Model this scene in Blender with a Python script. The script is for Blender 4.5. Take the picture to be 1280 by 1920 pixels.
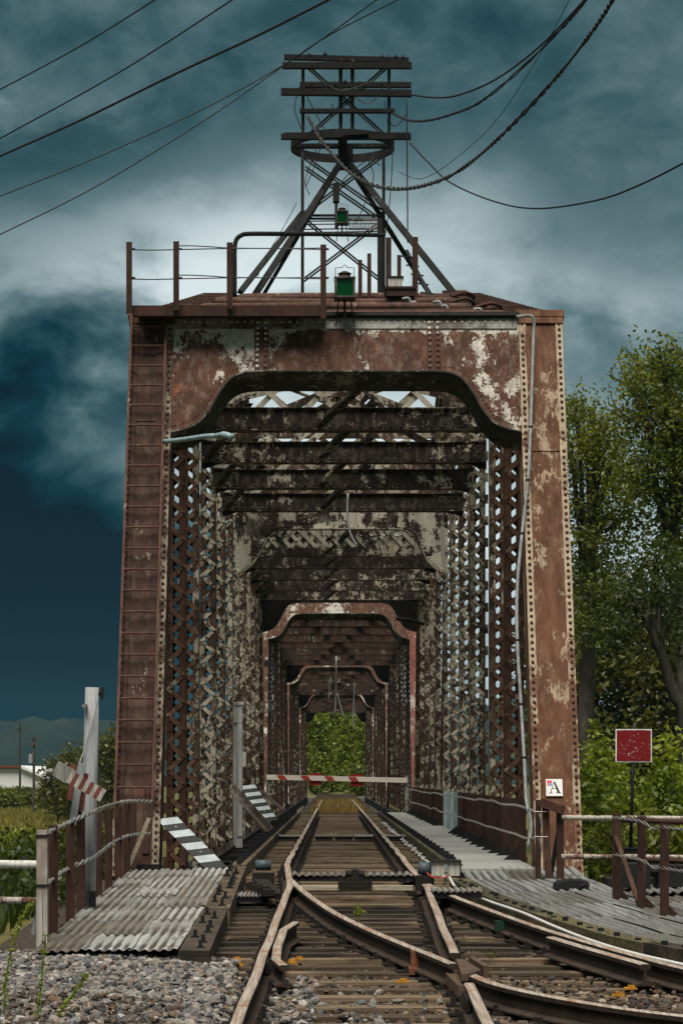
import bpy, math, random
import numpy as np
from mathutils import Vector, Matrix
random.seed(7); rng = np.random.default_rng(7)
for o in list(bpy.data.objects): bpy.data.objects.remove(o)
SC = bpy.context.scene; COL = SC.collection
R = math.radians
# ------------------------------------------------------------------ camera
F = 4200.0            # focal length in photo pixels (photo 1280 x 1920)
K = 1.4
CX, HC = -0.165, 1.05
cam = bpy.data.objects.new('camera', bpy.data.cameras.new('camera')); COL.objects.link(cam)
cam.location = (CX, 0, HC); cam.rotation_euler = (R(90), 0, 0)
cam.data.sensor_fit = 'VERTICAL'; cam.data.sensor_height = 36; cam.data.sensor_width = 24
cam.data.lens = F / 1920 * 36
cam.data.shift_y = 500 / 1920; cam.data.shift_x = 14 / 1920
cam.data.clip_start = 0.1; cam.data.clip_end = 8000
SC.camera = cam
# ------------------------------------------------------------------ node helper
class N:
    def __init__(s, tree):
        s.t = tree; s.n = tree.nodes; s.l = tree.links
    def new(s, typ, **kw):
        nd = s.n.new(typ)
        for k, v in kw.items(): setattr(nd, k, v)
        return nd
    def put(s, sock, v):
        if v is None: return
        if hasattr(v, 'is_output'): s.l.new(v, sock)
        else:
            if hasattr(sock, 'default_value'):
                if hasattr(v, '__len__') and len(sock.default_value) == 4: v = tuple(v)[:3] + (1,)
                sock.default_value = v
    def math(s, op, a, b=None, c=None, clamp=False):
        nd = s.new('ShaderNodeMath', operation=op, use_clamp=clamp)
        for i, v in enumerate((a, b, c)):
            if v is not None: s.put(nd.inputs[i], v)
        return nd.outputs[0]
    def mix(s, f, a, b, mode='MIX'):
        nd = s.new('ShaderNodeMix', data_type='RGBA', blend_type=mode)
        s.put(nd.inputs[0], f); s.put(nd.inputs[6], a); s.put(nd.inputs[7], b)
        return nd.outputs[2]
    def noise(s, vec, scale, detail=6, rough=.6, dist=0.0):
        nd = s.new('ShaderNodeTexNoise')
        s.put(nd.inputs['Vector'], vec); nd.inputs['Scale'].default_value = scale
        nd.inputs['Detail'].default_value = detail; nd.inputs['Roughness'].default_value = rough
        nd.inputs['Distortion'].default_value = dist
        return nd.outputs[0]
    def mapv(s, vec, scale=(1,1,1), loc=(0,0,0), rot=(0,0,0)):
        nd = s.new('ShaderNodeMapping'); s.put(nd.inputs[0], vec)
        nd.inputs['Scale'].default_value = scale; nd.inputs['Location'].default_value = loc
        nd.inputs['Rotation'].default_value = rot
        return nd.outputs[0]
    def ramp(s, f, stops, interp='LINEAR'):
        nd = s.new('ShaderNodeValToRGB'); cr = nd.color_ramp; cr.interpolation = interp
        while len(cr.elements) < len(stops): cr.elements.new(.5)
        for e, (p, c) in zip(cr.elements, stops):
            e.position = p; e.color = tuple(c) + (1,) if len(c) == 3 else c
        s.put(nd.inputs[0], f); return nd.outputs[0]
    def step(s, f, lo, hi):
        nd = s.new('ShaderNodeMapRange', interpolation_type='SMOOTHSTEP')
        s.put(nd.inputs[0], f); s.put(nd.inputs[1], lo); s.put(nd.inputs[2], hi)
        return nd.outputs[0]
# ------------------------------------------------------------------ world: heavy cloud
world = bpy.data.worlds.new('World'); SC.world = world; world.use_nodes = True
w = N(world.node_tree); w.n.clear()
tc = w.new('ShaderNodeTexCoord').outputs['Generated']
sp = w.new('ShaderNodeSeparateXYZ'); w.l.new(tc, sp.inputs[0])
hyp = w.math('SQRT', w.math('ADD', w.math('MULTIPLY', sp.outputs[0], sp.outputs[0]), w.math('MULTIPLY', sp.outputs[1], sp.outputs[1])))
az = w.math('MULTIPLY', w.math('ARCTAN2', sp.outputs[0], sp.outputs[1]), 4.2)
el = w.math('MULTIPLY', w.math('ARCTAN2', sp.outputs[2], hyp), 4.2)
cv = w.mapv(tc, (1, 1, 1.5))
n1 = w.noise(cv, 7.5, 5, .5, .5)
n2 = w.noise(cv, 19.0, 10, .62, .3)
warpx = w.math('ADD', az, w.math('MULTIPLY', w.math('SUBTRACT', n1, .5), .55))
warpy = w.math('ADD', el, w.math('MULTIPLY', w.math('SUBTRACT', n1, .5), .45))
warpy = w.math('ADD', warpy, w.math('MULTIPLY', w.math('SUBTRACT', n2, .5), .30))
def blob(cx, cy, sx, sy, amp):
    a = w.math('DIVIDE', w.math('SUBTRACT', warpx, cx), sx); b = w.math('DIVIDE', w.math('SUBTRACT', warpy, cy), sy)
    g = w.math('EXPONENT', w.math('MULTIPLY', w.math('ADD', w.math('MULTIPLY', a, a), w.math('MULTIPLY', b, b)), -1.0))
    return w.math('MULTIPLY', g, amp)
b = w.math('ADD', .41, w.math('MULTIPLY', w.math('SUBTRACT', n1, .5), .55))
b = w.math('ADD', b, w.math('MULTIPLY', w.math('SUBTRACT', n2, .5), .60))
for args in [(-.10, .98, .42, .15, .52),     # bright gap behind the tower foot
             (-.62, .88, .25, .13, .24), (.50, .84, .26, .14, .22), (.48, .35, .45, .32, .45),
             (.30, 1.15, .5, .13, -.06), (-.45, 1.12, .30, .10, -.16), (-.6, 1.42, .3, .10, .06), (.62, 1.30, .2, .2, .06), (.02, .55, .26, .30, .55),
             (-.70, .20, .46, .42, -.86),    # storm cloud low on the left
             (-.25, .40, .12, .40, .25)]:
    b = w.math('ADD', b, blob(*args))
skyc = w.ramp(b, [(0, (0, .006, .015)), (.16, (.001, .028, .044)), (.34, (.030, .078, .094)), (.52, (.105, .175, .195)), (.72, (.30, .39, .41)), (1, (.66, .76, .78))])
nish = w.new('ShaderNodeTexSky', sky_type='NISHITA', sun_disc=False)
nish.sun_elevation = R(60); nish.sun_rotation = R(192)
nb = w.mix(1.0, nish.outputs[0], (.0008, .0008, .0008, 1), 'MULTIPLY')
# overcast domes brighten towards the zenith
zc = w.ramp(n1, [(.3, (.34, .33, .31)), (.7, (.60, .58, .54))])
skyz = w.mix(w.step(el, 1.6, 4.6), skyc, zc)
tot = w.mix(1.0, skyz, nb, 'ADD')
bg = w.new('ShaderNodeBackground'); w.l.new(tot, bg.inputs[0]); bg.inputs[1].default_value = .36
ow = w.new('ShaderNodeOutputWorld'); w.l.new(bg.outputs[0], ow.inputs[0])
# ------------------------------------------------------------------ sun (veiled), exposure
sun = bpy.data.objects.new('sun', bpy.data.lights.new('sun', 'SUN')); COL.objects.link(sun)
sun.data.energy = 1.5; sun.data.angle = R(34); sun.data.color = (1.0, .93, .82)
_sd = Vector((-.10, -.46, 1.0)).normalized()          # towards the sun
sun.rotation_euler = _sd.to_track_quat('Z', 'Y').to_euler()
SC.view_settings.view_transform = 'Standard'; SC.view_settings.look = 'None'
SC.view_settings.exposure = 1.56; SC.view_settings.gamma = 1
SC.render.engine = 'CYCLES'
SC.cycles.use_denoising = True; SC.cycles.max_bounces = 6; SC.cycles.diffuse_bounces = 3; SC.cycles.transparent_max_bounces = 6
SC.cycles.volume_bounces = 0
# ------------------------------------------------------------------ materials
MATS = {}
def newmat(name, rough=.8, metal=0.0):
    m = bpy.data.materials.new(name); m.use_nodes = True
    n = N(m.node_tree); bs = n.n['Principled BSDF']
    bs.inputs['Roughness'].default_value = rough; bs.inputs['Metallic'].default_value = metal
    bs.inputs['Specular IOR Level'].default_value = .3
    MATS[name] = m; return m, n, bs
def bump(n, bs, h, strength=.3, dist=.01):
    b = n.new('ShaderNodeBump'); b.inputs['Strength'].default_value = strength; b.inputs['Distance'].default_value = dist
    n.l.new(h, b.inputs['Height']); n.l.new(b.outputs[0], bs.inputs['Normal'])
def rust(name, ra, rb, paint, cov=.35, scale=2.2, streak=.6, rough=.85, orange=.0, dirt=(.02, .014, .010), dirtamt=.4, band=False):
    m, n, bs = newmat(name, rough)
    pos = n.new('ShaderNodeNewGeometry').outputs['Position']
    v = n.mapv(pos, (1, 1, streak))
    big = n.noise(v, scale * .32, 3, .5)
    a = n.noise(v, scale * 1.1, 9, .68, .5)
    fine = n.noise(v, scale * 9, 5, .7)
    stv = n.noise(n.mapv(pos, (7, 7, .35)), scale, 4, .6)
    rc = n.mix(n.step(a, .35, .68), ra, rb)
    rc = n.mix(n.math('MULTIPLY', n.step(fine, .45, .8), .45), rc, tuple(x * .5 for x in rb) + (1,))
    if orange: rc = n.mix(n.math('MULTIPLY', n.step(n.noise(v, scale * .8, 4, .6), .62, .74), orange), rc, (.24, .075, .025, 1))
    # peeling paint: noise threshold modulated by a large noise and by vertical streaks
    e = n.noise(n.mapv(pos, (1, 1, streak), (13, 7, 3)), scale * 1.5, 12, .76, .12)
    e = n.math('ADD', e, n.math('MULTIPLY', n.math('SUBTRACT', big, .5), .8 if band else .55))
    e = n.math('ADD', e, n.math('MULTIPLY', n.math('SUBTRACT', fine, .5), .22))
    e = n.math('ADD', e, n.math('MULTIPLY', n.math('SUBTRACT', stv, .5), .25))
    th = .78 - cov * .55
    if band:      # paint survives under the sheltered top edge
        zz = n.new('ShaderNodeSeparateXYZ'); n.l.new(pos, zz.inputs[0]); e = n.math('ADD', e, n.math('MULTIPLY', n.step(zz.outputs[2], 7.08, 7.28), .30))
    pf = n.step(e, th, th + .03)
    pc = n.mix(n.step(stv, .35, .7), paint, tuple(x * .58 for x in paint))
    pc = n.mix(n.math('MULTIPLY', n.step(fine, .55, .7), .5), pc, tuple(x * .45 for x in paint))
    mid = n.noise(n.mapv(pos, (1.6, 1.6, streak), (3, 2, 8)), scale * 1.7, 8, .7)
    rc = n.mix(n.math('MULTIPLY', n.step(mid, .46, .66), min(.55, .10 + cov*.8)), rc, tuple(x*.30 + y*.8 for x, y in zip(paint, ra)))
    c = n.mix(pf, rc, pc)
    d = n.math('MULTIPLY', n.step(n.noise(n.mapv(pos, (2.5, 2.5, .5), (5, 1, 9)), scale * .9, 6, .65), .48, .72), dirtamt)
    c = n.mix(d, c, dirt + (1,))
    n.l.new(c, bs.inputs['Base Color'])
    n.put(bs.inputs['Roughness'], n.math('ADD', rough - .1, n.math('MULTIPLY', fine, .2)))
    h = n.math('ADD', n.math('MULTIPLY', pf, .6), n.math('MULTIPLY', fine, .5))
    bump(n, bs, h, .45, .008)
    return m
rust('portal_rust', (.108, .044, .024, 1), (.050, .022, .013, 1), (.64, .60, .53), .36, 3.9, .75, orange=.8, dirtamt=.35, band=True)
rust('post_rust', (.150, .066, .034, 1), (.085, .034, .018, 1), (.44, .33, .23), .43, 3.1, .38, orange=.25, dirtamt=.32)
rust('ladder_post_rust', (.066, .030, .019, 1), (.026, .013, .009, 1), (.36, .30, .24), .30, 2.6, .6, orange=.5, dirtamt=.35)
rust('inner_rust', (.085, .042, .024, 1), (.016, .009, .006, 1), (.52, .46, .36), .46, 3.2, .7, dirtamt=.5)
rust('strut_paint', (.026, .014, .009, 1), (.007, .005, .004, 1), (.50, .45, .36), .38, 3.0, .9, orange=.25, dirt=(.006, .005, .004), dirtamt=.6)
rust('frame_paint', (.04, .022, .014, 1), (.008, .006, .005, 1), (.58, .54, .45), .60, 1.6, .9, dirtamt=.35)
rust('flange_tan', (.17, .08, .045, 1), (.09, .04, .024, 1), (.50, .40, .29), .66, 2.8, .5, dirtamt=.2)
rust('flange_dark', (.085, .05, .032, 1), (.040, .022, .014, 1), (.34, .28, .21), .5, 3.4, .5, dirtamt=.35)
rust('rung_red', (.115, .054, .040, 1), (.07, .032, .024, 1), (.4, .3, .25), .2, 5, .5, dirtamt=.2)
rust('pipe_rust', (.13, .062, .042, 1), (.05, .026, .018, 1), (.30, .22, .17), .3, 4, .7, dirtamt=.3)
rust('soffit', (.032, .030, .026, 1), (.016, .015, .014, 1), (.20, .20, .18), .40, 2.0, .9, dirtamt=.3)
rust('lace_paint', (.070, .034, .020, 1), (.020, .011, .008, 1), (.56, .50, .40), .58, 4.5, .8, dirtamt=.45)
rust('lace_rust', (.135, .066, .040, 1), (.060, .030, .019, 1), (.42, .34, .26), .34, 4.5, .8, dirtamt=.3)
rust('gate_red', (.20, .055, .042, 1), (.14, .05, .04, 1), (.34, .28, .25), .2, 6, .8, dirtamt=.3)
rust('gate_white', (.30, .25, .21, 1), (.2, .16, .13, 1), (.48, .46, .42), .75, 6, .8, dirt=(.16, .13, .11), dirtamt=.4)
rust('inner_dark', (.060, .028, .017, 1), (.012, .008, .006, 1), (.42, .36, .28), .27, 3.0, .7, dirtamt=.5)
rust('rib_rust', (.085, .036, .022, 1), (.038, .017, .011, 1), (.38, .33, .27), .18, 3.0, .8, dirtamt=.3)
rust('tower_steel', (.017, .017, .017, 1), (.008, .009, .010, 1), (.07, .08, .08), .3, 3.0, .5, dirtamt=.3)
rust('red_steel', (.060, .027, .019, 1), (.030, .014, .010, 1), (.28, .20, .16), .12, 3.5, .4, dirtamt=.25)
rust('pipe_paint', (.16, .075, .05, 1), (.05, .03, .022, 1), (.55, .50, .44), .55, 5, .9, dirtamt=.3)
rust('white_paint', (.30, .22, .16, 1), (.16, .11, .08, 1), (.80, .79, .76), .97, 3, .4, rough=.6, dirt=(.35, .32, .28), dirtamt=.2)
rust('grey_pole', (.22, .17, .13, 1), (.12, .09, .07, 1), (.38, .40, .42), .86, 3, .4, rough=.55, dirt=(.16, .14, .13), dirtamt=.3)
rust('grey_steel', (.10, .085, .07, 1), (.05, .045, .04, 1), (.30, .29, .27), .6, 4, .5, rough=.6, dirtamt=.3)
rust('prop_steel', (.10, .075, .055, 1), (.045, .035, .028, 1), (.20, .18, .16), .4, 4, .6, rough=.6, dirtamt=.3)
rust('conduit', (.24, .22, .20, 1), (.12, .11, .10, 1), (.34, .36, .37), .72, 6, .5, rough=.55, dirt=(.10, .085, .07), dirtamt=.55)
rust('teal_pipe', (.10, .14, .15, 1), (.06, .08, .09, 1), (.30, .42, .46), .85, 5, .9, rough=.5, dirtamt=.2)
rust('blue_post', (.18, .22, .22, 1), (.10, .12, .12, 1), (.42, .54, .56), .9, 5, .5, rough=.6, dirtamt=.2)
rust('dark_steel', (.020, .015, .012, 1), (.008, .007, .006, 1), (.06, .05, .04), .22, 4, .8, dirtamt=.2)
rust('cabinet_grey', (.20, .17, .14, 1), (.12, .10, .09, 1), (.58, .56, .50), .93, 5, .6, rough=.6, dirt=(.2, .17, .14), dirtamt=.25)
def plain(name, col, rough=.7, metal=0.0, var=.25, scale=14):
    m, n, bs = newmat(name, rough, metal)
    pos = n.new('ShaderNodeNewGeometry').outputs['Position']
    f = n.noise(pos, scale, 6, .65)
    c = n.mix(n.step(f, .3, .7), tuple(x * (1 - var) for x in col) + (1,), tuple(min(1, x * (1 + var)) for x in col) + (1,))
    n.l.new(c, bs.inputs['Base Color']); bump(n, bs, f, .2, .004); return m
plain('black', (.012, .012, .013), .6); plain('black_paint', (.006, .0065, .007), .55, var=.4)
plain('wire', (.018, .018, .019), .6); plain('rope_wire', (.045, .045, .044), .7); plain('galv_wire', (.34, .33, .31), .45, .4)
plain('white_clean', (.78, .78, .78), .5, var=.06); plain('stripe_white', (.36, .41, .43), .55, var=.18, scale=9)
plain('sign_red', (.26, .012, .014), .5, var=.15); plain('barrier_red', (.34, .045, .032), .5, var=.15); plain('barrier_white', (.66, .60, .53), .55, var=.12)
plain('mark_red', (.72, .05, .10), .5, var=.03); plain('mark_orange', (.85, .22, .03), .5, var=.03); plain('mark_blue', (.04, .22, .70), .5, var=.03); plain('letter', (.03, .04, .04), .5)
plain('hose_white', (.60, .60, .58), .5, var=.12); plain('yellow_paint', (.42, .19, .02), .6, var=.3); plain('motor_blue', (.06, .085, .10), .5); plain('green_steel', (.012, .040, .026), .5)
plain('frog_steel', (.13, .085, .06), .5, .3, var=.3, scale=8); plain('red_wire', (.35, .05, .03), .5)
plain('insul', (.02, .02, .022), .35); plain('stem_green', (.14, .17, .03), .6); plain('orange_rust', (.16, .06, .03), .8)
m, n, bs = newmat('green_glass', .12); bs.inputs['Base Color'].default_value = (.0, .075, .010, 1); bs.inputs['Transmission Weight'].default_value = .35; bs.inputs['Coat Weight'].default_value = .5
# rail: polished running band and rusty sides are separate face materials
m, n, bs = newmat('rail_top', .38, .25)
pos = n.new('ShaderNodeNewGeometry').outputs['Position']
s1 = n.noise(n.mapv(pos, (14, .5, 1)), 3, 6, .6); s2 = n.noise(pos, 5, 5, .6)
c = n.mix(n.step(s1, .35, .65), (.56, .49, .42, 1), (.32, .245, .19, 1)); c = n.mix(n.step(s2, .50, .72), c, (.36, .17, .085, 1))
n.l.new(c, bs.inputs['Base Color']); n.put(bs.inputs['Roughness'], n.math('ADD', .30, n.math('MULTIPLY', s2, .3)))
rust('rail_side', (.052, .033, .023, 1), (.024, .017, .013, 1), (.12, .09, .07), .2, 4, .8, dirtamt=.3)
# timber
def wood(name, ca, cb, cc_, axis=0, objspace=True):
    m, n, bs = newmat(name, .88)
    if objspace:
        src = n.new('ShaderNodeTexCoord').outputs['Object']; rnd = n.new('ShaderNodeObjectInfo').outputs['Random']
    else:
        g_ = n.new('ShaderNodeNewGeometry'); src = g_.outputs['Position']; rnd = g_.outputs['Random Per Island']
    cmb = n.new('ShaderNodeCombineXYZ')
    for i in range(3): n.put(cmb.inputs[i], n.math('MULTIPLY', rnd, 37.0 + 11 * i))
    va = n.new('ShaderNodeVectorMath', operation='ADD'); n.l.new(src, va.inputs[0]); n.l.new(cmb.outputs[0], va.inputs[1])
    sc = [16, 16, 16]; sc[axis] = .7
    gr = n.noise(n.mapv(va.outputs[0], sc), 2.2, 7, .7, .3)
    crack = n.noise(n.mapv(va.outputs[0], [x * 2 if i != axis else .5 for i, x in enumerate(sc)]), 2.0, 3, .6)
    blot = n.noise(va.outputs[0], 2.4, 4, .6)
    c = n.mix(n.step(gr, .32, .68), ca + (1,), cb + (1,))
    c = n.mix(n.math('MULTIPLY', n.step(n.math('ADD', blot, n.math('MULTIPLY', n.math('SUBTRACT', rnd, .5), .5)), .42, .70), .85), c, cc_ + (1,))
    c = n.mix(n.step(crack, .60, .66), c, (.006, .005, .004, 1))
    c = n.mix(n.math('MULTIPLY', n.math('SUBTRACT', 1.0, rnd), .45), c, tuple(x * .4 for x in cb) + (1,))
    n.l.new(c, bs.inputs['Base Color']); bump(n, bs, n.math('ADD', gr, n.math('MULTIPLY', n.step(crack, .56, .7), -1.2)), .6, .012)
    return m
wood('tie_wood', (.36, .265, .165), (.13, .088, .055), (.040, .029, .020))
wood('dark_tie', (.150, .110, .076), (.030, .023, .018), (.010, .009, .008))
wood('curb_wood', (.26, .20, .13), (.11, .08, .05), (.05, .035, .024), 1)
wood('mossy_wood', (.19, .16, .085), (.075, .065, .028), (.035, .032, .02), 1)
wood('far_tie', (.22, .165, .11), (.085, .06, .04), (.04, .03, .02), 0, False)
wood('cream_board', (.58, .50, .38), (.40, .33, .24), (.26, .21, .16), 0)
wood('arm_wood', (.026, .022, .019), (.012, .011, .010), (.012, .011, .011), 0)
wood('white_board', (.66, .64, .60), (.44, .40, .36), (.22, .15, .10), 2)
# corrugated iron
def corr(name, base, rusty):
    m, n, bs = newmat(name, .45, .3)
    g_ = n.new('ShaderNodeNewGeometry'); pos = g_.outputs['Position']; rnd = n.new('ShaderNodeObjectInfo').outputs['Random']
    a = n.noise(n.mapv(pos, (9, .7, 3)), 2.2, 6, .65, .2); b_ = n.noise(pos, 3.2, 6, .65)
    val = n.math('ADD', .55, n.math('MULTIPLY', rnd, .75))
    c = n.mix(n.step(a, .3, .7), base + (1,), tuple(x * .62 for x in base) + (1,))
    c = n.mix(1.0, c, n.mix(rnd, (.42, .37, .31, 1), (1.15, 1.16, 1.17, 1)), 'MULTIPLY')
    oz = n.new('ShaderNodeSeparateXYZ'); n.l.new(n.new('ShaderNodeTexCoord').outputs['Object'], oz.inputs[0])
    val_ = n.math('MULTIPLY', n.step(oz.outputs[2], .005, -.008), n.step(a, .15, .5))      # darker colour in the troughs, broken up by noise
    c = n.mix(n.math('MULTIPLY', val_, .95), c, tuple(x*.38 for x in rusty) + (1,))
    c = n.mix(n.math('MULTIPLY', n.step(b_, .50, .68), .75), c, rusty + (1,))
    n.l.new(c, bs.inputs['Base Color']); n.put(bs.inputs['Roughness'], n.math('ADD', .38, n.math('MULTIPLY', b_, .3))); bump(n, bs, b_, .2, .005)
corr('corrugated', (.52, .53, .52), (.20, .155, .115)); corr('corrugated_dull', (.37, .39, .395), (.17, .15, .13))
corr('grating', (.55, .56, .54), (.34, .33, .30))
m, n, bs = newmat('grit_panel', .85); pos = n.new('ShaderNodeNewGeometry').outputs['Position']
rnd = n.new('ShaderNodeObjectInfo').outputs['Random']; f1 = n.noise(pos, 40, 4, .7); f2 = n.noise(n.mapv(pos, (2, 6, 1)), 2, 5, .6)
c = n.mix(n.step(f1, .3, .7), (.32, .32, .30, 1), (.17, .17, .16, 1)); c = n.mix(n.math('MULTIPLY', n.step(f2, .5, .7), .5), c, (.16, .145, .12, 1))
c = n.mix(n.math('MULTIPLY', rnd, .35), c, (.42, .43, .41, 1)); n.l.new(c, bs.inputs['Base Color']); bump(n, bs, f1, .5, .006)
# stone / ground
m, n, bs = newmat('gravel', .85); g_ = n.new('ShaderNodeNewGeometry'); rn = g_.outputs['Random Per Island']
c = n.ramp(rn, [(0, (.025, .026, .028)), (.2, (.10, .105, .11)), (.42, (.19, .195, .195)), (.55, (.27, .255, .235)), (.64, (.15, .105, .085)), (.78, (.33, .30, .27)), (.88, (.22, .17, .14)), (1, (.46, .44, .41))])
f1 = n.noise(g_.outputs['Position'], 30, 5, .6); c = n.mix(n.math('MULTIPLY', n.step(f1, .35, .7), .45), c, (.06, .05, .042, 1)); n.l.new(c, bs.inputs['Base Color']); bump(n, bs, f1, .3, .01)
m, n, bs = newmat('gravel_brown', .85); g_ = n.new('ShaderNodeNewGeometry'); rn = g_.outputs['Random Per Island']
c = n.ramp(rn, [(0, (.018, .016, .014)), (.25, (.065, .05, .040)), (.45, (.11, .10, .09)), (.6, (.085, .05, .032)), (.78, (.17, .125, .09)), (.92, (.13, .075, .045)), (1, (.36, .30, .24))])
f1 = n.noise(g_.outputs['Position'], 30, 5, .6); c = n.mix(n.math('MULTIPLY', n.step(f1, .35, .7), .45), c, (.03, .024, .02, 1)); n.l.new(c, bs.inputs['Base Color']); bump(n, bs, f1, .3, .01)
m, n, bs = newmat('ground', .95); pos = n.new('ShaderNodeNewGeometry').outputs['Position']
f1 = n.noise(pos, .12, 6, .6); f2 = n.noise(n.mapv(pos, (1, .3, 1)), .9, 6, .7); f3 = n.noise(pos, 9, 5, .7)
c = n.mix(n.step(f1, .4, .62), (.085, .095, .022, 1), (.16, .125, .045, 1)); c = n.mix(n.math('MULTIPLY', n.step(f2, .4, .7), .6), c, (.045, .065, .014, 1)); c = n.mix(n.math('MULTIPLY', n.step(f3, .4, .7), .35), c, (.02, .024, .008, 1))
n.l.new(c, bs.inputs['Base Color']); bump(n, bs, f3, .6, .1)
m, n, bs = newmat('ballast_bed', .95); pos = n.new('ShaderNodeNewGeometry').outputs['Position']; f1 = n.noise(pos, 22, 6, .7)
c = n.mix(n.step(f1, .35, .7), (.022, .018, .015, 1), (.10, .078, .06, 1)); n.l.new(c, bs.inputs['Base Color']); bump(n, bs, f1, .8, .03)
m, n, bs = newmat('hill_forest', .95); pos = n.new('ShaderNodeNewGeometry').outputs['Position']; f1 = n.noise(pos, .03, 6, .65); f2 = n.noise(pos, .011, 4, .6)
c = n.mix(n.step(f1, .36, .64), (.002, .007, .006, 1), (.013, .022, .012, 1)); c = n.mix(n.math('MULTIPLY', n.step(f2, .52, .66), .5), c, (.018, .022, .012, 1)); n.l.new(c, bs.inputs['Base Color'])
m, n, bs = newmat('water', .12); bs.inputs['Base Color'].default_value = (.02, .028, .024, 1); pos = n.new('ShaderNodeNewGeometry').outputs['Position']; bump(n, bs, n.noise(pos, 2.5, 4, .6), .25, .05)
def leafmat(name, stops):
    m = bpy.data.materials.new(name); m.use_nodes = True; MATS[name] = m
    n = N(m.node_tree); n.n.clear(); g_ = n.new('ShaderNodeNewGeometry')
    c = n.ramp(g_.outputs['Random Per Island'], stops)
    big = n.noise(g_.outputs['Position'], .55, 3, .6); c = n.mix(n.math('MULTIPLY', n.step(big, .45, .68), .5), c, stops[-1][1] + (1,))
    d = n.new('ShaderNodeBsdfDiffuse'); t = n.new('ShaderNodeBsdfTranslucent'); gl = n.new('ShaderNodeBsdfGlossy'); gl.inputs['Roughness'].default_value = .45
    n.l.new(c, d.inputs[0]); tcol = n.mix(1.0, c, (1.25, 1.3, .5, 1), 'MULTIPLY'); n.l.new(tcol, t.inputs[0])
    m1 = n.new('ShaderNodeMixShader'); m1.inputs[0].default_value = .45; n.l.new(d.outputs[0], m1.inputs[1]); n.l.new(t.outputs[0], m1.inputs[2])
    m2 = n.new('ShaderNodeMixShader'); m2.inputs[0].default_value = .03; n.l.new(m1.outputs[0], m2.inputs[1]); n.l.new(gl.outputs[0], m2.inputs[2])
    o = n.new('ShaderNodeOutputMaterial'); n.l.new(m2.outputs[0], o.inputs[0])
leafmat('leaf_tree', [(0, (.034, .054, .007)), (.5, (.100, .130, .015)), (1, (.23, .24, .036))])
leafmat('leaf_dark', [(0, (.014, .028, .006)), (.5, (.036, .056, .010)), (1, (.080, .098, .020))])
leafmat('leaf_bright', [(0, (.07, .11, .008)), (.5, (.18, .24, .020)), (1, (.33, .37, .045))])
leafmat('leaf_far', [(0, (.08, .12, .010)), (.5, (.17, .22, .02)), (1, (.32, .34, .05))])
leafmat('leaf_olive', [(0, (.045, .055, .010)), (.5, (.085, .095, .018)), (1, (.17, .155, .03))])
leafmat('grass_field', [(0, (.10, .11, .018)), (.5, (.21, .195, .04)), (1, (.38, .29, .09))])
leafmat('dry_grass', [(0, (.20, .12, .03)), (.5, (.34, .22, .07)), (1, (.50, .34, .13))])
rust('bark', (.095, .082, .066, 1), (.032, .027, .022, 1), (.20, .18, .15), .28, 5, .25, dirtamt=.3)
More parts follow.
